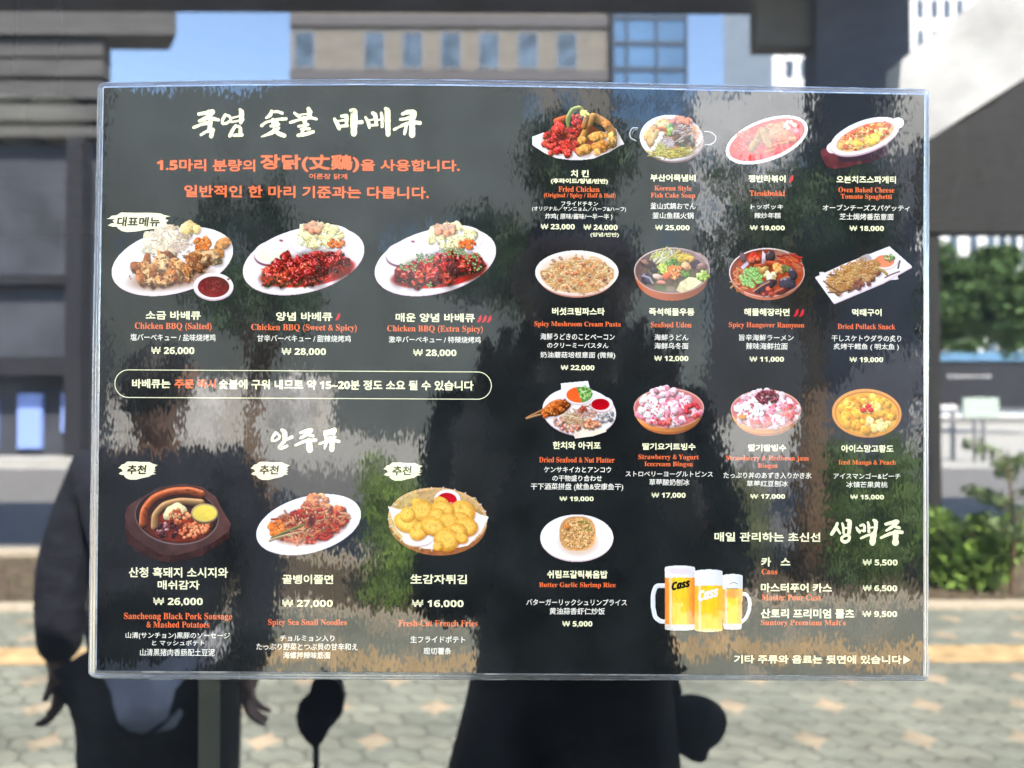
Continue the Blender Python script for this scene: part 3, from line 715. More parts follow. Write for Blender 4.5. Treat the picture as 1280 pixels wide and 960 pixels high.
class Ink:
    """lines of lettering gathered into one mesh; every stroke copy gets its own film of ink"""
    def __init__(s, layer): s.V = []; s.F = []; s.n = 0; s.layer = layer; s.k = 0
    def put(s, P, F):
        y = YS - 0.00002 - s.layer * 0.00003 - s.k * 0.0000004; s.k += 1
        s.V.append(at(P[:, 0], P[:, 1], y)); s.F += [tuple(i + s.n for i in f) for f in F]; s.n += len(P)
    def line(s, txt, x0, x1, y0, y1, bold=0.0, shear=0.0, sl=None):
        v, f = glyphs(txt)
        lo, hi = v.min(0), v.max(0)
        u = (v - lo) / (hi - lo)
        x0b, x1b, y0b, y1b = x0 + bold, x1 - bold, y0 + bold, y1 - bold
        X = x0b + u[:, 0] * (x1b - x0b); Y = y1b - u[:, 1] * (y1b - y0b)
        X = X + shear * (u[:, 1] - .5) * (y1 - y0)
        m = slope((y0 + y1) / 2) if sl is None else sl
        Y = Y + m * (X - (x0 + x1) / 2)
        offs = [(0, 0)] if bold == 0 else [(bold * math.cos(a), bold * math.sin(a)) for a in np.arange(8) * math.pi / 4]
        for dx, dy in offs: s.put(np.stack([X + dx, Y + dy], 1), f)
        return s
    def build(s, name, mat, parent, label=None): return mesh_np(name, np.vstack(s.V), s.F, mat, parent, label)
def text(name, mat, parent, *lines, bold=0.0, layer=1, label=None, **kw):
    k = Ink(layer)
    for l in lines: k.line(*l, bold=bold, **kw)
    return k.build(name, mat, parent, label)

# --- brush lettering: strokes of changing width traced as ribbons
def brush(name, mat, parent, x0, y0, s, strokes, layer=1, seed=1, label=None):
    rnd = np.random.default_rng(seed); k = Ink(layer)
    for st_ in strokes:
        pts = np.array([p[:2] for p in st_], float); w = np.array([p[2] for p in st_], float) / 2 * 1.10
        t = np.linspace(0, len(pts) - 1, 6 * (len(pts) - 1) + 1); i = np.arange(len(pts))
        c = np.stack([np.interp(t, i, pts[:, 0]), np.interp(t, i, pts[:, 1])], 1); ww = np.interp(t, i, w)
        for _ in range(2):
            c[1:-1] = (c[:-2] + 2 * c[1:-1] + c[2:]) / 4
        d = np.gradient(c, axis=0); d /= np.linalg.norm(d, axis=1)[:, None] + 1e-9; nn = np.stack([-d[:, 1], d[:, 0]], 1)
        ww = ww * (1 + .07 * rnd.normal(size=len(ww)))
        L = c + nn * ww[:, None]; Rr = c - nn * ww[:, None]
        def cap(ctr, dr, r):
            a0 = math.atan2(dr[1], dr[0])
            return [(ctr[0] + .75 * r * math.cos(a0 + q), ctr[1] + .75 * r * math.sin(a0 + q)) for q in np.linspace(-1.2, 1.2, 5)]
        P = list(map(tuple, L)) + cap(c[-1], d[-1], ww[-1])[::-1] + list(map(tuple, Rr[::-1])) + cap(c[0], -d[0], ww[0])[::-1]
        m = len(L); V2 = np.array(list(map(tuple, L)) + list(map(tuple, Rr)))
        k.put(np.stack([x0 + V2[:, 0] / s, y0 + V2[:, 1] / s], 1), [(j, j + 1, m + j + 1, m + j) for j in range(m - 1)])
        for e, dr, r in ((c[-1], d[-1], ww[-1]), (c[0], -d[0], ww[0])):
            a = np.linspace(0, 2 * math.pi, 14)[:-1]
            Q = np.stack([e[0] + r * np.cos(a) * .96, e[1] + r * np.sin(a) * .96], 1)
            k.put(np.stack([x0 + Q[:, 0] / s, y0 + Q[:, 1] / s], 1), [tuple(range(len(Q)))])
    return k.build(name, mat, parent, label)

T1 = [ # juk
 [(205, 160, 28), (255, 152, 32), (325, 138, 40)], [(328, 142, 40), (275, 195, 38), (208, 222, 26)], [(270, 192, 30), (330, 202, 32), (380, 213, 26)],
 [(156, 281, 26), (235, 248, 26), (310, 236, 34)], [(305, 225, 36), (300, 285, 40)], [(222, 345, 24), (268, 316, 26), (330, 302, 34)], [(326, 302, 36), (312, 360, 34)],
 # yeom
 [(440, 165, 26), (412, 215, 26), (412, 245, 26), (445, 245, 24), (490, 215, 22), (478, 180, 22), (440, 168, 24)], [(480, 200, 16), (560, 180, 18)], [(490, 232, 16), (570, 218, 18)],
 [(570, 122, 26), (582, 140, 44), (584, 215, 40), (575, 240, 24)], [(530, 262, 24), (500, 310, 32), (478, 355, 30)], [(530, 265, 22), (572, 275, 26), (572, 340, 32)], [(512, 350, 26), (585, 345, 28)],
 # sut
 [(850, 132, 24), (840, 168, 34), (802, 195, 22)], [(868, 140, 24), (905, 138, 22), (942, 152, 28)], [(760, 265, 26), (800, 232, 22), (900, 207, 24), (978, 203, 28)], [(862, 212, 34), (872, 268, 36)], [(895, 212, 28), (898, 262, 30)],
 [(842, 268, 24), (912, 252, 24)], [(915, 285, 24), (855, 325, 36), (760, 362, 12)], [(868, 300, 26), (915, 335, 36), (962, 352, 34)],
 # bul
 [(1052, 150, 22), (1098, 188, 28)], [(1178, 115, 34), (1190, 145, 44), (1182, 180, 34)], [(1095, 168, 14), (1170, 158, 16)], [(1092, 195, 16), (1200, 182, 20)],
 [(1015, 236, 24), (1110, 206, 24), (1200, 192, 26), (1248, 205, 26)], [(1140, 205, 34), (1148, 248, 36)], [(1088, 270, 22), (1172, 254, 24)], [(1165, 258, 24), (1130, 288, 26)], [(1110, 295, 20), (1185, 292, 24)], [(1135, 290, 26), (1120, 325, 26)], [(1085, 350, 30), (1150, 340, 34), (1220, 318, 28)]]
brush("menu_title", M_CREAM, menu, 220, 120, 7.111, T1 + [[(p[0] + 1209, p[1], p[2]) for p in st_] for st_ in [
 # ba be kyu
 [(200, 205, 26), (225, 250, 36), (242, 290, 28)], [(265, 180, 30), (308, 175, 32)], [(308, 180, 34), (306, 262, 28)], [(235, 222, 16), (295, 214, 18)], [(235, 272, 24), (312, 262, 26)], [(345, 128, 34), (375, 135, 56), (372, 240, 56), (372, 335, 54)], [(390, 236, 26), (440, 232, 36)],
 [(475, 188, 22), (502, 235, 32), (510, 282, 24)], [(540, 152, 30), (562, 165, 36), (572, 255, 26)], [(500, 218, 16), (560, 205, 16)], [(510, 262, 22), (580, 256, 22)], [(575, 215, 16), (625, 205, 16)], [(615, 150, 22), (622, 180, 26), (624, 272, 24)], [(655, 112, 30), (672, 130, 48), (672, 240, 46), (676, 340, 42)],
 [(805, 160, 28), (850, 142, 36), (895, 145, 48)], [(905, 150, 50), (900, 190, 46), (880, 225, 40)], [(785, 208, 24), (830, 205, 26), (880, 185, 30)], [(730, 298, 22), (820, 252, 26), (900, 232, 34), (958, 240, 30)], [(838, 265, 30), (822, 338, 24)], [(890, 235, 48), (890, 345, 50)]]], seed=3, label="cream brush lettering across the top left")
brush("section_heading", M_CREAM, menu, 320, 520, 9.143, [
 [(225, 190, 34), (192, 240, 30), (178, 280, 26), (215, 285, 24), (262, 258, 26), (275, 232, 24), (240, 195, 26)], [(295, 158, 34), (330, 190, 56), (330, 270, 50)], [(340, 272, 30), (408, 242, 36)], [(330, 285, 34), (278, 335, 34), (265, 362, 36), (295, 370, 32), (355, 342, 32)],
 [(508, 192, 30), (570, 170, 36), (628, 158, 44)], [(632, 162, 44), (575, 212, 40), (508, 255, 26)], [(585, 208, 30), (650, 228, 36)], [(450, 334, 26), (560, 285, 32), (680, 275, 38)], [(604, 280, 60), (614, 385, 66)],
 [(785, 182, 28), (850, 168, 32), (900, 155, 38)], [(905, 160, 36), (888, 205, 30)], [(780, 212, 24), (895, 200, 26)], [(792, 212, 28), (795, 258, 30)], [(795, 258, 26), (905, 240, 30)], [(728, 318, 26), (800, 290, 28), (880, 276, 34), (948, 290, 32)], [(806, 298, 36), (782, 372, 22)], [(872, 290, 52), (866, 385, 54)]], seed=5, label="cream brush heading in the lower left half")
brush("section_heading", M_CREAM, menu, 1020, 640, 10.667, [
 [(285, 150, 34), (262, 215, 46), (208, 295, 42)], [(275, 215, 36), (322, 285, 30)], [(350, 150, 28), (365, 200, 34), (368, 285, 30)], [(370, 222, 20), (420, 208, 24)], [(415, 110, 36), (448, 125, 56), (448, 200, 50), (440, 280, 40)], [(395, 308, 34), (345, 340, 36), (340, 380, 36), (390, 405, 40), (440, 375, 38), (450, 325, 34), (400, 305, 32)],
 [(538, 205, 26), (560, 240, 40), (582, 272, 30)], [(590, 182, 28), (632, 168, 34), (650, 200, 36), (640, 255, 32)], [(600, 248, 24), (650, 250, 30)], [(692, 140, 28), (704, 180, 36), (706, 265, 34)], [(705, 212, 20), (760, 204, 24)], [(770, 108, 36), (798, 130, 52), (798, 200, 48), (785, 275, 42)], [(598, 350, 28), (690, 308, 30), (790, 292, 34)], [(765, 305, 78), (752, 412, 72)],
 [(930, 162, 36), (1010, 142, 42), (1080, 122, 46)], [(1090, 128, 50), (1020, 195, 46), (938, 248, 30)], [(1045, 190, 36), (1115, 214, 38)], [(868, 344, 34), (980, 290, 40), (1080, 266, 44), (1145, 270, 44)], [(1064, 275, 76), (1060, 405, 80)]], seed=7, label="cream brush heading above the beers")

# orange headline with a dark outline
for nm, mt, bd, ly in (("headline_outline", M_RUST, 1.15, 1), ("headline", M_ORANGE, 0.42, 2)):
    o = 1.0 if bd > 1 else 0
    if ly == 1: hl = None
    k = Ink(ly)
    for t_, a, b, c, d in ((bold_sans("1.5") + "마리 분량의", 196, 319, 199, 214), ("장닭(丈鷄)", 325.5, 449, 193, 215), ("을 사용합니다.", 451, 574.5, 199.5, 214), ("일반적인 한 마리 기준과는 다릅니다.", 230.5, 536, 232.5, 247.5)):
        k.line(t_, a - o, b + o, c - o, d + o, bold=bd + (.35 if d - c > 20 else 0))
    if ly == 2: k.line("어른장 닭계", 386.5, 434, 217, 224, bold=.15)
    o = k.build(nm, mt, menu)

# notice in a rounded box
k = Ink(1); pts = []
x0, x1, ya, yb, r = 143.5, 614.2, 462.3, 496.8, 17.2
for cx, cy, a0 in ((x1 - r, ya + r + 2.6, -90), (x1 - r, yb - r + 2.2, 0), (x0 + r, yb - r, 90), (x0 + r, ya + r, 180)):
    for q in np.linspace(0, 90, 9): pts.append((cx + r * math.cos(R(a0 + q)), cy + r * math.sin(R(a0 + q)), cx, cy))
P = np.array(pts); n = len(P); d = P[:, :2] - P[:, 2:]; d /= np.linalg.norm(d, axis=1)[:, None]
k.put(np.vstack([P[:, :2] + d * .5, P[:, :2] - d * .5]), [(i, (i + 1) % n, n + (i + 1) % n, n + i) for i in range(n)])
nb = k.build("notice_outline", M_CREAM, menu)
text("notice_text", M_CREAM, nb, ("바베큐는", 165, 213, 473.7, 485.3), ("숯불에 구워 내므로 약 " + bold_sans("15~20") + "분 정도 소요 될 수 있습니다", 273.5, 592, 475, 487.4), bold=.42)
text("notice_highlight", M_ORANGE, nb, ("주문 즉시", 218, 270, 474, 485.6), bold=.5)

# badges: brushed cream splashes
B1 = [(165, 238), (210, 225), (250, 188), (330, 180), (400, 135), (620, 140), (850, 139), (1030, 150), (1090, 176), (1195, 198), (1125, 208), (1108, 240), (1160, 262), (1120, 300), (1140, 332), (1010, 382), (850, 405), (640, 440), (500, 450), (410, 432), (345, 385), (335, 362), (260, 362), (190, 342), (240, 312), (300, 300), (262, 268), (310, 240), (215, 240)]
B2 = [(165, 318), (210, 288), (260, 225), (330, 213), (400, 150), (650, 148), (700, 158), (1000, 160), (1110, 213), (1215, 242), (1150, 285), (1130, 330), (1172, 345), (1110, 380), (1170, 410), (1090, 450), (1175, 480), (1060, 502), (990, 550), (800, 590), (650, 630), (480, 632), (380, 592), (325, 540), (330, 512), (250, 505), (178, 475), (225, 432), (290, 410), (248, 342)]
def splash(pts, x0, y0, s, txt, box, label, shear=.12):
    P = np.array(pts, float); P[:, 0] = x0 + P[:, 0] / s; P[:, 1] = y0 + P[:, 1] / s
    k = Ink(4); k.put(P, [tuple(range(len(P)))]); b = k.build("badge", M_CREAM, menu, label)
    text("badge_text", M_INK, b, (txt, *box), bold=.45, layer=5, shear=shear)
splash(B1, 120, 255, 12.8, "대표메뉴", (146.5, 200, 271, 283.2), "wide cream brush badge above the pale chicken plate")
for i, (dx, dy) in enumerate(((0, 0), (165.5, .3), (331.5, 1.2))):
    splash(B2, 140 + dx, 570 + dy, 21.33, "추천", (159 + dx, 182.8 + dx, 581.3 + dy, 593 + dy), "small cream brush badge above the " + ("sausage plate", "red noodle plate", "basket of fried slices")[i])

# ------------------------------------------------------------------ printed dish photographs (painted into vertex colours)
def vnoise(x, y, seed=0):
    xi = np.floor(x); yi = np.floor(y); fx = x - xi; fy = y - yi
    fx = fx * fx * (3 - 2 * fx); fy = fy * fy * (3 - 2 * fy)
    def h(a, b):
        v = np.sin(a * 127.1 + b * 311.7 + seed * 74.7) * 43758.5453
        return v - np.floor(v)
    return (h(xi, yi) * (1 - fx) + h(xi + 1, yi) * fx) * (1 - fy) + (h(xi, yi + 1) * (1 - fx) + h(xi + 1, yi + 1) * fx) * fy
LD = np.array([-.35, -.62, .70]); LD = LD / np.linalg.norm(LD)
class Plate:
    def __init__(s, x0, y0, x1, y1, seed, ss=1.75):
        s.x0, s.y0, s.ss = x0, y0, ss
        nx, ny = int((x1 - x0) * ss) + 1, int((y1 - y0) * ss) + 1
        s.X, s.Y = np.meshgrid(x0 + np.arange(nx) / ss, y0 + np.arange(ny) / ss)
        s.C = np.zeros((ny, nx, 3)); s.A = np.zeros((ny, nx)); s.r = np.random.default_rng(seed); s.seed = seed
    def win(s, cx, cy, r):
        ny, nx = s.A.shape
        i0, i1 = max(0, int((cx - r - s.x0) * s.ss)), min(nx, int((cx + r - s.x0) * s.ss) + 2)
        j0, j1 = max(0, int((cy - r - s.y0) * s.ss)), min(ny, int((cy + r - s.y0) * s.ss) + 2)
        return (slice(j0, max(j0, j1)), slice(i0, max(i0, i1)))
    def comp(s, w, col, a):
        a3 = a[..., None]
        s.C[w] = np.asarray(col, float) * a3 + s.C[w] * (1 - a3); s.A[w] = a + s.A[w] * (1 - a)
    def ell(s, cx, cy, rx, ry, col, rot=0, a=1.0, soft=0.6, grad=(0, 0), rim=0.0, nz=None, half=None):
        w = s.win(cx, cy, max(rx, ry) + soft * 2 + 1); x = s.X[w] - cx; y = s.Y[w] - cy
        c, q = math.cos(R(rot)), math.sin(R(rot)); u = (x * c + y * q) / rx; v = (-x * q + y * c) / ry
        d = np.sqrt(u * u + v * v) + 1e-6
        m = np.clip(.5 + (1 - d) * min(rx, ry) / soft, 0, 1) * a
        if half is not None: m = m * np.clip(.5 + (x * half[0] + y * half[1]) / .8, 0, 1)
        L = 1 + grad[0] * u + grad[1] * v - rim * np.clip(d, 0, 1) ** 4
        if nz: L = L * (1 + nz[1] * (vnoise(s.X[w] / nz[0], s.Y[w] / nz[0], s.seed) + .5 * vnoise(s.X[w] / nz[0] * 2.1, s.Y[w] / nz[0] * 2.1, s.seed + 1) - .75))
        s.comp(w, np.asarray(col, float) * L[..., None], m); return s
    def poly(s, pts, col, a=1.0, grad=(0, 0), nz=None):
        P = np.array(pts, float); c = P.mean(0); r = np.abs(P - c).max() + 2; w = s.win(c[0], c[1], r); x, y = s.X[w], s.Y[w]
        ins = np.zeros(x.shape, bool); dm = np.full(x.shape, 1e9)
        for (ax, ay), (bx, by) in zip(P, np.roll(P, -1, 0)):
            if ay != by: ins ^= ((ay > y) != (by > y)) & (x < (bx - ax) * (y - ay) / (by - ay) + ax)
            l2 = (bx - ax) ** 2 + (by - ay) ** 2 + 1e-9; t = np.clip(((x - ax) * (bx - ax) + (y - ay) * (by - ay)) / l2, 0, 1)
            dm = np.minimum(dm, np.hypot(x - ax - t * (bx - ax), y - ay - t * (by - ay)))
        m = np.clip(.5 + np.where(ins, dm, -dm) / .6, 0, 1) * a
        L = 1 + grad[0] * (x - c[0]) / r + grad[1] * (y - c[1]) / r
        if nz: L = L * (1 + nz[1] * (vnoise(x / nz[0], y / nz[0], s.seed) - .5) * 2)
        s.comp(w, np.asarray(col, float) * L[..., None], m); return s
    def blob(s, cx, cy, rx, ry, col, rot=0, rough=.25, tex=.5, ts=2.2, spec=0.0, dark=.52, shadow=.28, sz_=1.0):
        R_ = max(rx, ry) * 1.5 + 3; w = s.win(cx, cy, R_)
        x = s.X[w] - cx; y = s.Y[w] - cy
        if x.size == 0: return s
        sd = s.r.uniform(0, 99)
        c, q = math.cos(R(rot)), math.sin(R(rot)); u = (x * c + y * q) / rx; v = (-x * q + y * c) / ry
        if shadow:
            us = ((x - 1.2 * sz_) * c + (y - 1.7 * sz_) * q) / rx; vs = (-(x - 1.2 * sz_) * q + (y - 1.7 * sz_) * c) / ry
            s.comp_shadow(w, np.clip((1.22 - np.sqrt(us * us + vs * vs)) * 2.2, 0, 1) * shadow)
        d = np.sqrt(u * u + v * v) + rough * (vnoise(u * 1.7 + sd, v * 1.7, 3) - .5) * 1.6
        m = np.clip(.5 + (1 - d) * min(rx, ry) / .7, 0, 1)
        h = np.sqrt(np.clip(1 - d * d, .02, 1))
        n1 = vnoise(s.X[w] / ts + sd, s.Y[w] / ts, 5) - .5; n2 = vnoise(s.X[w] / ts, s.Y[w] / ts + sd, 6) - .5
        nx = (u * c - v * q) * .8 + tex * n1 * 2; ny = (u * q + v * c) * .8 + tex * n2 * 2; nz = h + .15
        ln = np.sqrt(nx * nx + ny * ny + nz * nz); l = np.clip((nx * LD[0] + ny * LD[1] + nz * LD[2]) / ln, 0, 1)
        colr = np.asarray(col, float)[None, None] * (dark + (1.18 - dark) * l)[..., None]
        if spec: colr = colr + 255 * spec * np.clip((l - .86) / .14, 0, 1)[..., None] ** 3
        s.comp(w, colr, m); return s
    def comp_shadow(s, w, a):
        a = a * (s.A[w] > .5); s.C[w] = s.C[w] * (1 - a[..., None]) + np.array([45, 25, 20.]) * a[..., None]
    def strand(s, pts, wd, col, shade=.45, spec=0.0, taper=False, shadow=.0):
        P = np.array(pts, float); t = np.linspace(0, len(P) - 1, 8 * (len(P) - 1) + 1); i = np.arange(len(P))
        Q = np.stack([np.interp(t, i, P[:, 0]), np.interp(t, i, P[:, 1])], 1)
        for _ in range(6): Q[1:-1] = (Q[:-2] + 2 * Q[1:-1] + Q[2:]) / 4
        c = (Q.min(0) + Q.max(0)) / 2; r = (Q.max(0) - Q.min(0)).max() / 2 + wd + 2; w = s.win(c[0], c[1], r); x, y = s.X[w], s.Y[w]
        if x.size == 0: return s
        best = np.full(x.shape, 1e9); sg = np.zeros(x.shape); tt = np.zeros(x.shape)
        for k in range(len(Q) - 1):
            ax, ay = Q[k]; dx, dy = Q[k + 1] - Q[k]; l2 = dx * dx + dy * dy + 1e-9
            p = np.clip(((x - ax) * dx + (y - ay) * dy) / l2, 0, 1); ex, ey = x - ax - p * dx, y - ay - p * dy; e = np.hypot(ex, ey)
            b = e < best; best = np.where(b, e, best); sg = np.where(b, ex * LD[0] + ey * LD[1], sg); tt = np.where(b, (k + p) / (len(Q) - 1), tt)
        hw = wd / 2 * (np.sqrt(np.clip(1 - (2 * tt - 1) ** 4, .05, 1)) if taper else 1)
        if shadow: s.comp_shadow(w, np.clip(1.4 - best / (wd * .8), 0, 1) * shadow)
        L = 1 - shade * .5 + shade * sg / (wd / 2)
        colr = np.asarray(col, float)[None, None] * L[..., None]
        if spec: colr = colr + 255 * spec * (np.clip(1 - np.abs(sg / (wd / 2) - .4) / .25, 0, 1) * (.4 + .6 * vnoise(x / 3, y / 3, 9)))[..., None]
        s.comp(w, colr, np.clip(.5 + (hw - best) / .6, 0, 1)); return s
    def pts(s, n, cx, cy, rx, ry, rot=0, pw=.5):
        a = s.r.uniform(0, 2 * math.pi, n); q = s.r.random(n) ** pw; u, v = rx * q * np.cos(a), ry * q * np.sin(a); c, k = math.cos(R(rot)), math.sin(R(rot))
        P = np.stack([cx + u * c - v * k, cy + u * k + v * c], 1); return P[np.argsort(P[:, 1])]
    def heap(s, n, cx, cy, rx, ry, cols, r, asp=.6, rot=0, pw=.5, **kw):
        for px, py in s.pts(n, cx, cy, rx, ry, rot, pw):
            q = s.r.uniform(*r); s.blob(px, py, q, q * s.r.uniform(asp, min(1, asp + .42)), np.array(cols[s.r.integers(len(cols))]) * s.r.uniform(.85, 1.1), s.r.uniform(0, 180), **kw)
        return s
    def noodles(s, n, cx, cy, rx, ry, cols, wd, ln, rot=0, spec=0.05, shade=.38, bend=.6, ang=None, shadow=.10, pw=.5):
        for px, py in s.pts(n, cx, cy, rx, ry, rot, pw):
            a = s.r.uniform(0, 6.28) if ang is None else R(ang) + s.r.normal() * .35
            l = s.r.uniform(*ln); b = s.r.normal() * bend * l * .5; dx, dy = math.cos(a) * l / 2, math.sin(a) * l / 2
            s.strand([(px - dx, py - dy * .7), (px - dy * b / l, py + dx * b / l), (px + dx, py + dy * .7)], s.r.uniform(*wd), np.array(cols[s.r.integers(len(cols))]) * s.r.uniform(.85, 1.1), shade, spec, shadow=shadow)
        return s
    def specks(s, n, cx, cy, rx, ry, cols, r=(.4, .8), rot=0, a=.9):
        for px, py in s.pts(n, cx, cy, rx, ry, rot):
            q = s.r.uniform(*r); s.ell(px, py, q, q * .7, cols[s.r.integers(len(cols))], s.r.uniform(0, 180), a)
        return s
    def dishware(s, cx, cy, rx, ry, rot=0, col=(255, 246, 244), low=(242, 214, 216), well=.80):
        s.ell(cx, cy, rx, ry, low, rot); s.ell(cx, cy - .9, rx - .3, ry - .6, col, rot, grad=(-.01, .0), nz=(30, .02))
        s.ell(cx, cy + .5, rx * well, ry * well, np.array(col) * .965, rot, soft=4); s.ell(cx + .5, cy + 1.6, rx * well * .97, ry * well * .95, np.array(col) * 1.0, rot, soft=4); return s
    def build(s, name, label, parent, layer=3):
        ny, nx = s.A.shape; col = s.C / np.maximum(s.A, .05)[..., None]
        col = np.where(s.A[..., None] > .05, col, 0)
        gr = col.mean(-1, keepdims=True); col = gr + (col - gr) * 1.14
        col = srgb(255 * (np.clip(col, 0, 255) / 255) ** .90) * np.array([.84, .785, .73])  # last factor tints the prints warm against the cool sky light
        q = (s.A[:-1, :-1] + s.A[1:, :-1] + s.A[:-1, 1:] + s.A[1:, 1:]) / 4 > .5
        idx = np.arange(ny * nx).reshape(ny, nx)
        F = np.stack([idx[:-1, :-1][q], idx[1:, :-1][q], idx[1:, 1:][q], idx[:-1, 1:][q]], 1)
        used, inv = np.unique(F, return_inverse=True); F = inv.reshape(F.shape)
        P = at(s.X.ravel()[used], s.Y.ravel()[used], YS - .00002 - layer * .00003) - np.array(origin(parent))
        me = bpy.data.meshes.new(name); me.vertices.add(len(P)); me.vertices.foreach_set('co', P.ravel())
        me.loops.add(F.size); me.loops.foreach_set('vertex_index', F.ravel().astype(np.int32))
        me.polygons.add(len(F)); me.polygons.foreach_set('loop_start', np.arange(len(F), dtype=np.int32) * 4)
        me.update(calc_edges=True); me.validate()
        at_ = me.color_attributes.new("Col", 'FLOAT_COLOR', 'POINT')
        at_.data.foreach_set('color', np.concatenate([col.reshape(-1, 3)[used], np.ones((len(used), 1))], 1).ravel())
        return link(name, me, M_PHOTO, parent, label)

def salted():
    p = Plate(134, 272, 296, 378, 1); p.dishware(215.5, 327, 77.5, 40, -14)
    p.ell(170, 319, 17, 9, (236, 214, 216), -14, soft=3).ell(171, 321, 16, 8.5, (255, 247, 245), -14, soft=2)
    p.heap(26, 205, 302, 23, 17, [(244, 222, 186), (248, 230, 202), (236, 206, 168)], (7, 12), shadow=.18, dark=.62, tex=.7)
    p.noodles(130, 208, 301, 27, 19, [(252, 236, 208), (244, 220, 184), (255, 244, 224), (238, 208, 170)], (.9, 1.5), (5, 12), shade=.2, shadow=.06)
    p.heap(10, 238, 287, 9, 8, [(248, 222, 160), (240, 205, 135)], (4, 7), dark=.6); p.noodles(50, 228, 304, 13, 13, [(252, 226, 208), (240, 200, 180)], (.9, 1.4), (5, 9), shadow=.1)
    p.heap(60, 254, 305, 11, 9, [(220, 125, 60), (235, 155, 90), (200, 95, 45)], (1.5, 3)); p.blob(279, 305, 10.5, 8.5, (205, 140, 85), -20, tex=.7, ts=3); p.blob(271, 318, 10, 8.5, (200, 132, 75), 0, tex=.7, ts=3)
    ck = [(214, 150, 92), (232, 178, 122), (190, 115, 62), (226, 165, 108), (150, 85, 48), (238, 190, 140)]
    p.ell(212, 347, 50, 15, (120, 70, 45), -8, a=.7, soft=8)
    p.heap(30, 219, 331, 50, 12, ck, (8, 14), asp=.28, rot=-7, tex=.8, ts=3, rough=.3, dark=.4, shadow=.45); p.heap(22, 205, 344, 34, 12, ck, (8, 14), asp=.28, rot=-2, tex=.8, ts=3, rough=.3, dark=.4, shadow=.45)
    p.specks(120, 210, 338, 50, 20, [(92, 48, 28), (70, 36, 24), (120, 66, 38)], (.8, 2.0), -6, .75); p.specks(80, 212, 338, 50, 20, [(255, 226, 180), (250, 215, 165)], (.5, 1.1), -6, .7)
    p.ell(266.8, 359, 25, 17, (210, 180, 185)).ell(266.8, 357.6, 24.7, 16.4, (255, 240, 240)).ell(267, 358.6, 19.8, 13.2, (104, 22, 30), nz=(3, .25), grad=(-.1, .2)).specks(40, 267, 359, 15, 9, [(150, 60, 60), (75, 12, 20)], (.5, 1.2)); p.ell(285.5, 349, 1.7, 1.3, (120, 60, 60))
    return p
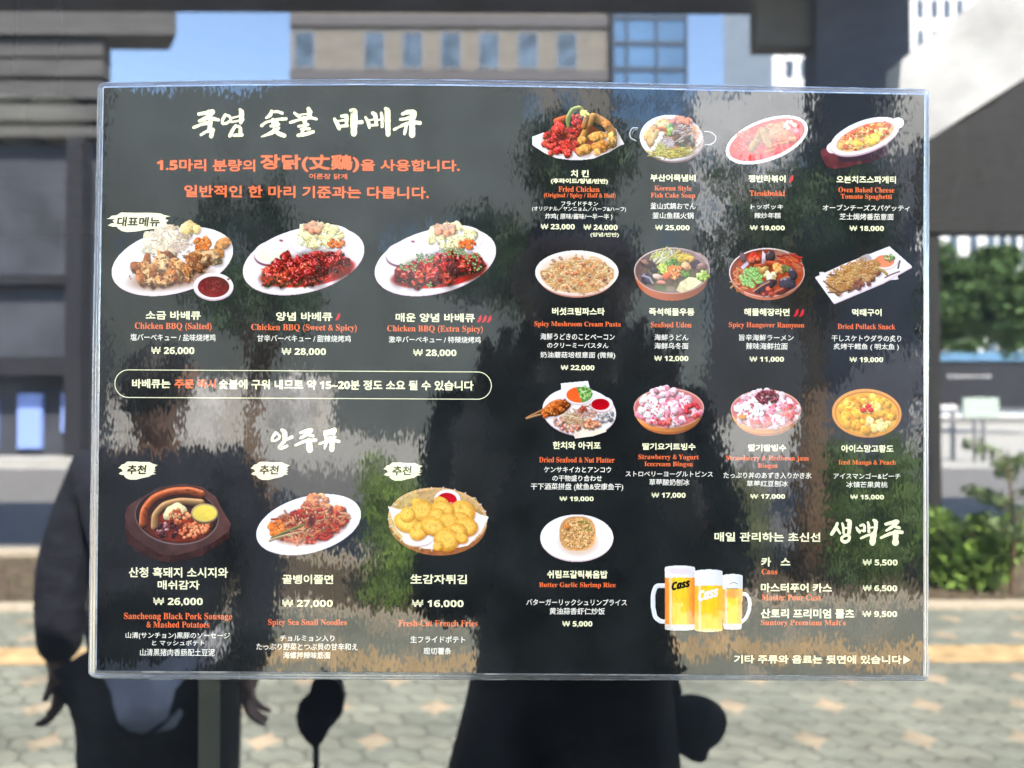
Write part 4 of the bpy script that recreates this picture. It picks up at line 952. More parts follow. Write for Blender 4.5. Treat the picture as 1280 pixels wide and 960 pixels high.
def bbq(hot):
    dx, dy = (164.7, 1.2) if hot else (0, 0); S = 21 if hot else 2
    p = Plate(298 + dx, 272 + dy, 461 + dx, 378 + dy, S)
    X = lambda v: v + dx
    Yy = lambda v: v + dy
    p.dishware(X(379.5), Yy(326), 77.5, 40, -14, (255, 240, 242), (236, 205, 212))
    p.ell(X(401), Yy(301), 39, 19, (226, 205, 208), -8, soft=2).ell(X(401), Yy(299.5), 38, 18.5, (255, 246, 244), -8)
    p.heap(70, X(400), Yy(294), 29, 15, [(248, 234, 178), (240, 222, 160), (252, 240, 195)], (3, 6), dark=.66, shadow=.2); p.specks(220, X(400), Yy(297), 29, 15, [(255, 248, 215), (225, 205, 140), (150, 130, 70)], (.5, 1.1))
    p.heap(16, X(391), Yy(285), 11, 6, [(244, 170, 132), (238, 150, 112)], (3, 5.5), dark=.6); p.noodles(26, X(392), Yy(281), 13, 4, [(255, 214, 180), (246, 180, 140)], (.8, 1.2), (5, 9), shadow=0)
    p.heap(40, X(418.5), Yy(304), 11, 5.5, [(230, 110, 55), (240, 140, 80), (205, 80, 40)], (1.4, 2.6))
    p.ell(X(340), Yy(318.5), 22.5, 14.5, (120, 70, 80), -8, soft=1.5).ell(X(339.5), Yy(315.6), 22, 14.5, (250, 228, 228), -8).ell(X(340), Yy(315.5), 19.5, 12.3, (252, 246, 218), -8, grad=(.03, -.04))
    p.ell(X(351.5), Yy(300.7), 2.6, 1.4, (150, 80, 90), 10)
    p.ell(X(375), Yy(345), 50, 14, (196, 24, 20), -4, soft=2, nz=(6, .3)).ell(X(405), Yy(340), 40, 14, (190, 26, 22), -14, soft=2)
    ck = [(168, 26, 24), (196, 44, 32), (140, 18, 20), (120, 14, 18), (210, 66, 44), (158, 30, 28)]
    for a in ((333, 350, 350, 332, 380, 326), (350, 352, 372, 338, 398, 352), (384, 322, 402, 318, 424, 345), (408, 324, 424, 322, 436, 342)):
        p.strand([(X(a[0]), Yy(a[1])), (X(a[2]), Yy(a[3])), (X(a[4]), Yy(a[5]))], 12, (182, 36, 30), .7, .25, True, .5)
    p.heap(34, X(385), Yy(332), 52, 12, ck, (7, 13), asp=.34, rot=-9, tex=1.0, ts=2.6, rough=.35, spec=.55, dark=.18, shadow=.6); p.heap(22, X(368), Yy(343), 36, 10, ck, (7, 13), asp=.34, rot=-3, tex=1.0, ts=2.6, rough=.35, spec=.55, dark=.18, shadow=.6)
    p.ell(X(402), Yy(339), 9, 7, (52, 10, 14), 40, a=.85, soft=4).ell(X(428), Yy(328), 5, 5, (48, 10, 14), 30, a=.8, soft=3).ell(X(382), Yy(348), 12, 4, (70, 10, 14), -10, a=.7, soft=3)
    p.specks(170, X(383), Yy(335), 54, 19, [(240, 120, 100), (255, 170, 150), (222, 80, 60)], (.4, .9), -9, .8); p.specks(90, X(383), Yy(335), 54, 19, [(66, 8, 12), (90, 12, 16)], (.8, 1.8), -9, .6)
    if hot:
        for cx, cy, rx, ry, n in ((365, 322, 13, 6, 26), (346, 334, 12, 7, 22), (400, 315, 18, 5, 30), (426, 322, 10, 9, 22), (372, 355, 5, 3, 6), (432, 333, 5, 4, 6)):
            for a, b in p.pts(n, X(cx), Yy(cy), rx, ry): q = p.r.uniform(1.2, 2.3); p.ell(a, b, q, q * .8, (78, 100, 56), p.r.uniform(0, 90)).ell(a, b, q * .55, q * .42, (188, 198, 142))
    return p
def sausage():
    p = Plate(152, 600, 294, 706, 3); ox, oy, s = 140, 595, 8
    T = lambda L: [(ox + a / s, oy + b / s) for a, b in L]
    p.poly(T([(120, 440), (150, 660), (290, 790), (470, 850), (620, 862), (900, 795), (1170, 620), (1192, 480), (900, 560), (500, 640)]), (50, 28, 26), nz=(9, .2))
    p.poly(T([(125, 400), (150, 305), (250, 240), (330, 190), (480, 108), (720, 78), (900, 108), (1035, 205), (1110, 350), (1192, 480), (1170, 548), (1010, 665), (850, 738), (640, 792), (480, 780), (330, 690), (170, 570)]), (74, 50, 46), grad=(.12, -.2), nz=(12, .16))
    p.ell(221, 645.8, 52.3, 35, (120, 112, 112), 5).ell(221, 645.2, 51.4, 34, (38, 28, 27), 5).ell(221, 644, 49, 32, (46, 30, 28), 5, nz=(5, .3))
    p.ell(222, 658, 40, 20, (110, 40, 26), 3, soft=6, nz=(4, .4))
    p.strand(T([(312, 478), (325, 340), (420, 220), (600, 155), (780, 150), (890, 185)]), 10.8, (214, 104, 56), .75, .22, False, .5)
    p.strand(T([(425, 510), (430, 390), (520, 290), (680, 250), (890, 268)]), 9.0, (214, 160, 104), .7, .15, False, .5)
    for a, b, q in ((330, 400, 60), (345, 330, 40), (410, 260, -50), (520, 200, -25), (640, 165, -10), (760, 140, 5), (560, 180, -20), (830, 165, 10)): p.ell(ox + a / s, oy + b / s, 3.4, .9, (84, 32, 22), q, .8)
    for a, b, q in ((440, 420, 80), (480, 330, -50), (600, 270, -20), (700, 255, 0)): p.ell(ox + a / s, oy + b / s, 3.2, .8, (150, 84, 50), q, .7)
    p.blob(219, 640, 17, 9.5, (244, 222, 168), -15, tex=.3, dark=.6); p.heap(26, 224, 645, 13, 9, [(222, 140, 92), (190, 96, 60), (240, 176, 130), (150, 60, 40)], (2, 3.6))
    p.heap(34, 209, 663, 15, 9, [(66, 30, 32), (84, 38, 38), (44, 20, 24), (150, 110, 110)], (1.6, 3.4), spec=.3)
    p.heap(90, 243, 662, 20, 10, [(226, 130, 84), (236, 152, 104), (206, 98, 62)], (1.7, 2.6), rot=-18, spec=.25, tex=.2); p.ell(234, 652, 7, 4, (140, 46, 28), -10, a=.6, soft=3)
    p.ell(255.6, 642.5, 17, 12.5, (92, 72, 46)).ell(255.6, 641, 16.6, 11.6, (186, 158, 110)).ell(255.8, 641.4, 14.8, 9.9, (238, 208, 92), grad=(.04, -.06), nz=(3, .06))
    return p
def snail():
    p = Plate(316, 606, 456, 702, 4); p.dishware(385.7, 656, 67, 35, -15, (255, 253, 253), (238, 224, 226))
    c1 = [(226, 112, 62), (208, 72, 44), (240, 150, 98), (190, 50, 34), (232, 130, 80), (120, 44, 32)]
    p.ell(388, 658, 46, 22, (150, 60, 40), -12, soft=6, a=.8); p.heap(80, 388, 653, 46, 20, c1, (3.5, 6.5), rot=-12, tex=.8, spec=.12, dark=.35)
    p.heap(30, 398, 632, 18, 14, [(236, 150, 96), (222, 120, 70), (244, 172, 120)], (3.5, 6.5), tex=.9); p.noodles(110, 388, 654, 46, 22, [(226, 96, 56), (244, 166, 116), (200, 56, 38), (232, 130, 78)], (2.2, 3.8), (8, 18), rot=-12, shadow=.35)
    p.heap(30, 345, 660, 9, 10, [(246, 138, 62), (240, 120, 52)], (2.5, 4.5)); p.strand([(338, 673), (360, 664), (382, 655)], 4, (150, 140, 80), .6, 0, True); p.strand([(337, 676), (350, 671), (372, 666)], 3, (226, 190, 140), .5)
    p.ell(389, 652, 4, 8, (56, 22, 22), 10, a=.8, soft=4).ell(413, 638, 3, 5, (66, 26, 24), 0, a=.7, soft=3).specks(150, 390, 648, 44, 24, [(252, 214, 170), (255, 228, 196), (96, 96, 44)], (.5, .9), -12, .8)
    return p
def fries():
    p = Plate(480, 604, 615, 700, 5)
    p.ell(547, 653, 61.5, 41.5, (150, 92, 58), 3, nz=(4, .3)).ell(547, 648.5, 62, 39, (216, 170, 118), 3, nz=(3, .2)).ell(547.5, 648, 58, 35.5, (190, 150, 96), 3, nz=(3.5, .3))
    for k in range(26):
        a = k / 26 * 6.28; p.strand([(547 + 58 * math.cos(a), 648.3 + 36.5 * math.sin(a)), (547 + 62 * math.cos(a), 649 + 40 * math.sin(a))], 1.6, (250, 226, 204), .3)
    for k in range(46):
        x = 500 + k * 2.1; p.strand([(x, 612 + abs(x - 547) * .22), (x + 4, 622 + abs(x - 547) * .22)], .7, (232, 196, 146), .2)
    p.poly([(484.8, 632.5), (500, 637), (520, 632), (560, 636), (585, 634), (600, 643), (611, 646), (602, 664), (585, 682), (560, 687), (530, 686), (508, 676), (494, 660)], (255, 240, 232), grad=(.02, .03), nz=(14, .05))
    p.ell(559, 626, 17, 13.2, (170, 110, 120)).ell(559, 624.6, 16.5, 12.6, (255, 244, 246)).ell(558.6, 625.5, 12.6, 9.6, (190, 18, 34), grad=(0, .1)).ell(563, 629, 2.2, .8, (250, 190, 190), -20)
    p.ell(522, 674, 19.5, 9.8, (214, 176, 166)).ell(522, 673.2, 19, 9, (255, 246, 238))
    for a, b, r in ((470, 330, 70), (410, 300, 60), (680, 300, 80), (900, 400, 125), (860, 480, 100), (460, 380, 112), (285, 510, 118), (300, 420, 70), (690, 365, 108), (620, 440, 80), (750, 500, 95), (430, 600, 100), (585, 555, 120), (940, 560, 118), (830, 630, 110), (730, 700, 118), (900, 680, 60), (640, 770, 50)):
        cx, cy, q = 475 + a / 8.83, 595 + b / 8.83, r / 8.83 * 1.16; ro = p.r.uniform(-50, 40); f = p.r.uniform(.7, .95)
        p.ell(cx + 1, cy + 1.8, q * 1.04, q * f * 1.04, (120, 62, 22), ro, .45, 2.5); p.ell(cx + .4, cy + .9, q, q * f, (206, 124, 44), ro, 1, .8, nz=(2, .25)); p.ell(cx, cy, q, q * f * .97, (240, 172, 74), ro, 1, .8, grad=(-.06, -.06), rim=.10, nz=(2.6, .16))
        p.ell(cx - .5, cy - .4, q * .74, q * f * .70, (252, 202, 102), ro, .8, 3.5, nz=(2.4, .22)); p.specks(5, cx, cy, q * .7, q * f * .6, [(216, 136, 50), (190, 108, 40), (255, 226, 150)], (.5, 1.1), 0, .7)
    return p
def fried():
    p = Plate(662, 128, 784, 204, 6); ox, oy, s = 655, 120, 9.846
    T = lambda L: [(ox + a / s, oy + b / s) for a, b in L]
    p.poly(T([(100, 500), (130, 492), (235, 450), (620, 520), (1010, 440), (1100, 420), (1128, 394), (1235, 592), (1180, 612), (1050, 690), (850, 772), (700, 788), (560, 786), (400, 765), (250, 700), (105, 605)]), (255, 246, 242), grad=(-.02, -.02), nz=(12, .05))
    p.poly(T([(130, 560), (400, 690), (700, 730), (1000, 650), (1180, 600), (1050, 690), (850, 772), (560, 786), (250, 700)]), (240, 216, 210), .6)
    p.ell(ox + 600 / s, oy + 520 / s, 36, 16, (110, 40, 24), 0, a=.9, soft=5)
    rd = [(216, 56, 50), (232, 78, 62), (190, 34, 36), (224, 66, 56)]
    p.strand(T([(400, 310), (520, 270)]), 8, (236, 104, 56), .6, .1)
    for a, b, q in ((330, 480, 90), (420, 420, 120), (310, 580, 80), (340, 640, 90), (470, 610, 80), (530, 660, 120), (590, 540, 85), (610, 450, 70), (640, 330, 85), (650, 280, 60)):
        for _ in range(7): p.blob(ox + a / s + p.r.normal() * q / s * .4, oy + b / s + p.r.normal() * q / s * .35, q / s * .5, q / s * .42, rd[p.r.integers(4)], p.r.uniform(0, 180), .4, .9, 2, .3, .35, .3)
    p.specks(150, 701, 176, 22, 16, [(255, 150, 132), (250, 120, 106), (140, 16, 22)], (.4, .8), 20, .7)
    p.ell(ox + 480 / s, oy + 510 / s, 6, 4, (66, 16, 18), -20, a=.8, soft=3)
    gd = [(230, 160, 84), (240, 182, 106), (214, 136, 66)]
    p.strand(T([(880, 270), (1010, 340), (1090, 450), (1090, 590)]), 11, (226, 154, 80), .7, .08, False, .5); p.strand(T([(850, 250), (790, 380), (720, 520), (705, 560)]), 9, (232, 162, 84), .7, .08, False, .5); p.strand(T([(770, 270), (740, 380)]), 7, (220, 140, 72), .7)
    p.ell(ox + 850 / s, oy + 420 / s, 9, 5, (96, 48, 30), 20, a=.8, soft=3)
    for a, b, rx, ry in ((905, 495, 125, 62), (715, 545, 60, 55), (740, 665, 105, 75), (950, 620, 120, 68), (900, 690, 50, 40), (1010, 350, 60, 45), (1080, 520, 55, 80)):
        p.blob(ox + a / s, oy + b / s, rx / s, ry / s, gd[p.r.integers(3)], -8, .3, .7, 2.6, .12, .45)
    p.specks(90, 745, 180, 26, 14, [(255, 216, 150), (190, 110, 50)], (.4, .9), 0, .6)
    p.strand(T([(545, 390), (535, 270), (600, 160), (690, 140), (735, 190)]), 5.6, (172, 178, 84), .7, .25, True, .4); p.strand(T([(560, 330), (570, 240), (640, 185)]), 1.3, (104, 120, 44), .3)
    p.heap(12, ox + 740 / s, oy + 225 / s, 6, 3.6, [(222, 214, 120), (236, 226, 140)], (1.8, 3))
    return p
def fishcake():
    p = Plate(783, 138, 899, 206, 7)
    p.strand([(797, 160), (790, 160), (787, 167), (788.5, 173), (795, 176)], 1.7, (236, 236, 238), .5); p.strand([(881, 164.5), (888, 165), (895, 170), (895, 176), (889, 181), (882, 181)], 1.7, (240, 240, 242), .5); p.strand([(797, 161.5), (792, 163), (790, 168)], .8, (180, 180, 184), .4)
    p.ell(840, 175.5, 39.5, 28.2, (120, 92, 88), 4, grad=(.2, -.1)).ell(839.4, 172.6, 39.7, 29, (222, 206, 202), 4, grad=(-.22, -.08)).ell(838, 172, 38, 28, (250, 244, 244), 4, a=.75, grad=(-.2, 0)).ell(840.5, 173.4, 33.6, 24.4, (120, 84, 66), 4).ell(840.5, 174.2, 32.6, 23.4, (186, 140, 92), 4, nz=(5, .3))
    p.heap(14, 828, 158, 12, 6, [(226, 176, 112), (238, 196, 138)], (4, 6.5)); p.heap(12, 852, 153, 14, 4, [(226, 150, 120), (216, 134, 100)], (4, 6)); p.strand([(813, 165), (828, 160), (838, 166)], 5, (224, 120, 62), .5)
    p.heap(7, 815, 172, 6, 8, [(232, 190, 132), (222, 172, 110)], (5, 7)); p.strand([(822, 165), (816, 178)], 7, (236, 196, 140), .5)
    for a, b in ((827, 168), (825.5, 173), (822.5, 177), (821, 182), (817.5, 186)): p.blob(a, b, 4, 3.4, (246, 234, 216), 0, .05, .1, spec=.2)
    p.poly([(862, 154), (873, 160), (869, 178), (865, 178)], (216, 138, 92), grad=(.1, -.2)); p.poly([(866, 163), (875, 165), (869, 180)], (198, 116, 72)); p.blob(873, 178, 3.2, 7, (244, 222, 200), 25, .1, .2)
    p.heap(16, 838, 162, 5, 7, [(140, 168, 84), (96, 130, 56), (196, 206, 130)], (2, 3.4)); p.ell(852, 176, 12, 8, (70, 50, 50), 0, a=.85, soft=4)
    p.noodles(26, 853, 167, 11, 9, [(226, 206, 190), (196, 164, 146), (112, 78, 74), (240, 226, 214)], (1.5, 2.4), (8, 14), ang=-40, shadow=.4); p.heap(10, 862, 176, 8, 6, [(92, 70, 70), (120, 96, 90), (70, 80, 60)], (2, 3.4))
    p.noodles(46, 833, 179, 8, 6, [(250, 240, 236), (236, 214, 214), (220, 196, 196)], (.9, 1.5), (6, 11), shadow=.2); p.strand([(853, 179), (856, 186)], 4, (90, 112, 80), .4)
    p.noodles(44, 838, 191, 24, 5, [(226, 208, 92), (206, 186, 74), (240, 224, 130), (160, 150, 60)], (1.3, 2.2), (10, 20), rot=-4, ang=-8, shadow=.3); p.noodles(14, 826, 186, 5, 7, [(220, 208, 120), (190, 186, 90)], (1.2, 1.8), (8, 12), ang=60)
    return p
def tteok():
    p = Plate(903, 142, 1014, 208, 8); p.dishware(958.5, 175, 53.6, 25.6, -20, (255, 250, 244), (236, 214, 200), .95); p.ell(958.5, 174.6, 49.6, 22.2, (222, 44, 44), -20, nz=(5, .2))
    p.heap(60, 966, 164, 20, 9, [(226, 134, 84), (236, 158, 108), (210, 104, 62)], (2.4, 4.4), rot=-20, tex=.8); p.noodles(60, 970, 166, 20, 10, [(234, 146, 96), (222, 112, 70), (242, 176, 128)], (1.4, 2.4), (7, 13), rot=-20)
    p.heap(24, 985, 172, 9, 6, [(230, 112, 72), (216, 84, 54), (240, 150, 100)], (2.2, 4)); p.heap(16, 935, 170, 12, 7, [(226, 104, 82), (214, 76, 66)], (2.4, 4)); p.heap(7, 987, 157, 7, 4, [(246, 206, 180), (250, 222, 200)], (2.4, 3.4), spec=.2); p.ell(995, 163, 3.6, 3, (240, 160, 190), 0, .7, 2)
    p.strand([(953, 163), (946, 175), (939.5, 186)], 9.5, (196, 144, 84), .55, 0, False, .5); p.strand([(954, 165), (958, 175), (962, 182)], 8.5, (210, 158, 96), .55, 0, False, .4); p.ell(952, 183, 4, 4, (130, 24, 30), 0, .8, 2)
    p.strand([(963, 184), (972, 180), (984, 178)], 3.2, (236, 130, 74), .5); p.strand([(957, 190), (968, 187)], 3.6, (238, 128, 72), .5); p.specks(130, 932, 178, 16, 9, [(70, 30, 32), (110, 50, 46), (250, 170, 150)], (.4, .9), -30); p.specks(60, 950, 176, 9, 8, [(120, 84, 40), (240, 196, 130)], (.3, .6))
    p.blob(946, 191, 3, 2.6, (210, 90, 70))
    return p
def oven():
    p = Plate(1022, 144, 1132, 214, 9); ox, oy, s = 1015, 130, 9.846
    T = lambda L: [(ox + a / s, oy + b / s) for a, b in L]
    p.poly(T([(105, 580), (130, 548), (200, 540), (500, 560), (930, 440), (955, 470), (940, 620), (700, 715), (420, 780), (270, 798), (180, 772), (120, 660)]), (86, 36, 40), nz=(6, .2), grad=(-.15, -.1)); p.poly(T([(300, 630), (620, 620), (960, 450), (950, 600), (700, 700), (340, 720)]), (46, 30, 38), .85)
    p.ell(1041.5, 184.5, 8.5, 7, (250, 232, 230), -20).ell(1122, 154, 8, 7, (255, 250, 248), -20); p.ell(1081, 171.8, 45, 20, (206, 170, 176), -20).ell(1081, 170, 45, 19.4, (255, 250, 248), -20); p.ell(1081.5, 170.8, 38, 14.4, (216, 130, 110), -20).ell(1081.5, 171.4, 37.4, 13.8, (240, 182, 124), -20, nz=(4, .2))
    p.heap(80, 1081, 171, 33, 11, [(250, 206, 120), (240, 168, 110), (232, 140, 100), (252, 220, 150), (226, 120, 92)], (2.5, 5), rot=-20, tex=.6, dark=.72, shadow=.12); p.heap(12, 1083, 176, 22, 4, [(254, 222, 120), (252, 206, 96)], (3, 6), rot=-22, dark=.8, shadow=.08)
    p.specks(90, 1082, 163, 32, 5, [(196, 60, 40), (166, 40, 30), (226, 104, 76)], (.7, 1.4), -20, .7); p.specks(50, 1082, 172, 32, 10, [(206, 84, 60), (140, 70, 40), (255, 236, 180)], (.5, 1.1), -20, .7); p.ell(1069.5, 187, 2, 1.6, (180, 60, 40)).ell(1104, 172, 3, 1.6, (160, 70, 40), -40, .8)
    return p
def pasta():
    p = Plate(664, 308, 778, 376, 10); p.ell(721, 345, 48, 27, (150, 98, 82), 0, grad=(0, .2)).ell(721, 343.2, 49.5, 27, (232, 200, 186)).ell(721, 340.5, 52, 27.4, (255, 240, 226)).ell(721.5, 341.6, 48, 24, (252, 226, 206), grad=(.03, .04), soft=3)
    c = [(238, 190, 132), (226, 164, 104), (246, 206, 150), (214, 146, 90), (250, 216, 166)]
    p.ell(722, 345, 42, 21, (216, 150, 96), 0, soft=4); p.noodles(330, 722, 343.5, 40, 20, c, (1.6, 2.8), (8, 16), bend=1.4, shadow=.06, shade=.22); p.heap(20, 722, 345, 36, 17, [(236, 150, 104), (226, 130, 90)], (1.5, 3), shadow=.2)
    for a, b in ((692, 326), (701, 323), (680, 347), (737, 345), (757, 348), (758, 353), (716, 359), (710, 363), (761, 337)): p.ell(a, b, 3.2, 1.8, (112, 76, 58), p.r.uniform(0, 90), .85).ell(a, b - .3, 2, 1, (206, 176, 148), 0, .8)
    p.specks(120, 722, 344, 40, 20, [(150, 92, 54), (255, 236, 200), (176, 110, 70)], (.4, .9), 0, .75)
    return p
def bowl(p, cx, cy, rx, ry, side, rim, inside, drop=9):
    p.ell(cx, cy + drop, rx * .94, ry * .98, side, 0, grad=(-.25, .1)); p.ell(cx, cy + drop * .5, rx * .985, ry, np.array(side) * 1.08, 0, grad=(-.28, 0)); p.ell(cx, cy, rx, ry, rim, 0, grad=(-.08, -.05)); p.ell(cx, cy + .3, rx - 1.3, ry - 1.2, inside, 0, grad=(.15, .2)); return p
def udon():
    p = Plate(788, 302, 892, 382, 11); bowl(p, 840, 338.3, 47.3, 28.8, (150, 78, 52), (204, 178, 170), (118, 92, 84), 9.5)
    p.ell(852, 328, 36, 17, (150, 122, 118), 0, a=.7, soft=6).ell(842, 344, 38, 19, (96, 80, 62), 0, soft=4, nz=(4, .3))
    p.noodles(70, 832, 322, 16, 9, [(238, 230, 130), (250, 244, 190), (226, 214, 100), (252, 248, 216)], (1.2, 2.0), (10, 18), ang=-60, shadow=.15); p.noodles(24, 850, 322, 10, 5, [(244, 206, 80), (238, 190, 66), (226, 216, 110)], (1.8, 3), (8, 12), ang=-50)
    p.heap(26, 828, 336, 8, 7, [(190, 204, 90), (150, 180, 66), (214, 220, 120)], (1.8, 3)); p.heap(18, 842, 329, 11, 4, [(92, 130, 56), (70, 106, 44)], (2, 3.4)); p.heap(12, 858, 341, 7, 4, [(120, 150, 66), (96, 128, 54)], (2, 3))
    p.blob(810, 330, 10, 5.4, (74, 46, 46), 20, .1, .2, spec=.35); p.blob(806, 328, 6, 2.4, (156, 112, 96), 25, .1, .2); p.blob(809, 348, 9, 7, (66, 58, 74), 35, .2, .4, spec=.4); p.strand([(804, 345), (812, 347), (816, 354)], 2.2, (206, 190, 196), .4); p.blob(818, 338, 5, 4, (52, 44, 50), 0, .2, .3, spec=.3)
    p.blob(868, 330, 7, 5, (62, 44, 54), -30, .1, .3, spec=.3); p.blob(877, 334, 7, 5.4, (128, 92, 80), -20, .1, .3, spec=.25); p.heap(5, 862, 325, 5, 3, [(240, 190, 96), (230, 170, 84)], (2.6, 4)); p.blob(858, 333, 7, 4.6, (240, 172, 126), 20, .2, .4)
    p.heap(60, 843, 340, 9, 8, [(232, 138, 74), (222, 118, 58), (240, 164, 104)], (1.4, 2.6)); p.blob(833, 345, 6, 4.6, (238, 110, 66), -20, .2, .3); p.blob(822, 346, 7, 3.6, (236, 190, 170), 15, .2, .3); p.blob(826, 353, 6, 2.6, (240, 150, 130), 5, .2, .3); p.specks(30, 845, 341, 8, 7, [(255, 230, 200), (120, 70, 30)], (.4, .7))
    p.poly([(845, 363), (850, 353), (861, 346), (874, 348), (878, 353), (866, 361), (852, 366)], (232, 214, 168), grad=(.05, -.08), nz=(3, .1)); p.heap(24, 879, 345, 7, 6, [(176, 200, 88), (206, 220, 130), (140, 170, 64)], (1.8, 3)); p.ell(838, 361, 7, 3.4, (150, 130, 112), 0, .8, 2); p.ell(826, 360, 7, 3, (92, 112, 70), 10, .8, 2)
    return p
def ramyeon():
    p = Plate(908, 306, 1010, 382, 12); bowl(p, 958.6, 340.6, 47.2, 30.6, (170, 98, 72), (226, 210, 206), (150, 60, 36), 4.5)
    p.ell(960, 342, 43, 26, (158, 62, 34), 0, soft=3, nz=(4, .35)); p.ell(985, 325, 20, 12, (170, 150, 140), 30, a=.5, soft=5); p.noodles(40, 925, 350, 10, 14, [(228, 136, 76), (214, 110, 58), (240, 164, 110)], (1.4, 2.2), (7, 12)); p.noodles(36, 988, 327, 12, 9, [(206, 70, 46), (226, 110, 66), (180, 46, 36)], (1.6, 2.6), (10, 18), ang=25)
    p.heap(12, 941, 323, 9, 5, [(206, 74, 54), (186, 52, 42), (226, 110, 84)], (3, 5)); p.poly([(952, 330), (953, 313), (957, 318), (957, 331)], (232, 214, 222)); p.poly([(926, 334), (934, 326), (936, 330), (929, 337)], (206, 200, 216)); p.blob(963, 320, 6, 7, (66, 52, 56), 20, .2, .3, spec=.3); p.blob(929, 322, 4, 6, (92, 66, 72), -20, .2, .3)
    p.strand([(943, 333), (952, 340), (960, 334)], 8, (244, 190, 110), .5, .1, True, .4); p.strand([(944, 332), (955, 331)], 3, (236, 110, 72), .4); p.strand([(956, 328), (970, 330), (976, 336)], 6, (228, 92, 56), .5, .1, True, .4); p.heap(10, 972, 336, 6, 5, [(244, 176, 106), (238, 150, 84)], (2.6, 4.4))
    p.heap(12, 963, 344, 5, 6, [(250, 232, 176), (246, 214, 150), (252, 240, 200)], (3, 5)); p.strand([(966, 345), (970, 352), (967, 357)], 3, (244, 200, 140), .4); p.heap(8, 984, 335, 6, 5, [(110, 112, 66), (84, 92, 50)], (2, 4))
    for a, b in p.pts(130, 939, 347, 14, 12): p.ell(a, b, 2.2, 1.7, [(106, 158, 76), (140, 186, 96), (84, 132, 60)][p.r.integers(3)], p.r.uniform(0, 180)).ell(a - .2, b - .3, 1.1, .8, (214, 232, 160))
    p.blob(957, 358, 15, 6.5, (60, 44, 50), -28, .1, .2, spec=.3); p.strand([(942, 364), (952, 357), (962, 352)], 1.6, (236, 166, 126), .3); p.blob(984, 354, 11, 8, (66, 60, 72), 5, .15, .3, spec=.4); p.strand([(976, 350), (984, 345), (992, 350)], 1.6, (206, 150, 120), .3); p.blob(991, 343, 5, 8, (56, 50, 60), -20, .1, .2, spec=.4)
    p.heap(12, 958, 365, 12, 4, [(190, 54, 40), (220, 96, 70), (120, 30, 26)], (2, 3.6)); p.blob(977, 364, 8, 4, (96, 40, 36), -15, .2, .3, spec=.3); p.strand([(969, 365), (978, 361)], 3, (216, 110, 84), .4)
    return p
def pollack():
    p = Plate(1014, 304, 1146, 384, 13); ox, oy, s = 1010, 300, 9.143
    T = lambda L: [(ox + a / s, oy + b / s) for a, b in L]
    p.poly(T([(130, 366), (260, 372), (250, 440), (140, 450)]), (238, 222, 226)); p.poly(T([(900, 400), (1020, 400), (1035, 450), (920, 460)]), (236, 222, 222))
    p.poly(T([(86, 440), (300, 735), (860, 500), (1188, 318), (1180, 300), (80, 425)]), (226, 200, 206)); p.poly(T([(80, 425), (420, 270), (930, 72), (1188, 300), (860, 480), (330, 712), (290, 722)]), (252, 238, 242), grad=(.02, -.03), nz=(20, .04))
    p.poly(T([(560, 240), (600, 190), (680, 155), (730, 200), (720, 260)]), (176, 166, 168)); p.ell(1106, 326.6, 16.6, 11, (206, 180, 180)).ell(1106, 325.5, 16.4, 10.6, (250, 238, 236)).ell(1105.5, 326.6, 12.6, 7.8, (236, 136, 96), grad=(0, .06)); p.heap(26, 1112, 322, 6, 4, [(110, 150, 84), (84, 126, 62), (196, 214, 150)], (1, 1.8))
    p.heap(30, 1068, 350, 34, 10, [(150, 92, 54), (176, 112, 66), (120, 70, 44)], (3, 6), rot=-22, tex=.8); p.noodles(300, 1066, 344, 34, 14, [(232, 176, 104), (216, 150, 80), (244, 200, 136), (196, 128, 66), (226, 166, 96)], (1.0, 1.9), (7, 15), rot=-24, bend=1.0, shadow=.10)
    p.heap(10, 1078, 353, 12, 6, [(122, 70, 56), (140, 84, 60)], (2, 4), rot=-24); 
    for L in ([(180, 470), (260, 540), (360, 590)], [(230, 600), (360, 600), (450, 580)], [(330, 400), (240, 395)], [(880, 430), (960, 390), (1045, 360)], [(460, 600), (520, 570), (560, 530)]): p.strand(T(L), 1.8, (130, 92, 66), .5)
    p.strand(T([(1030, 320), (1040, 270), (1050, 240)]), 2.4, (110, 100, 84), .4); p.strand(T([(780, 320), (860, 350), (900, 390)]), 4, (226, 186, 110), .5)
    return p
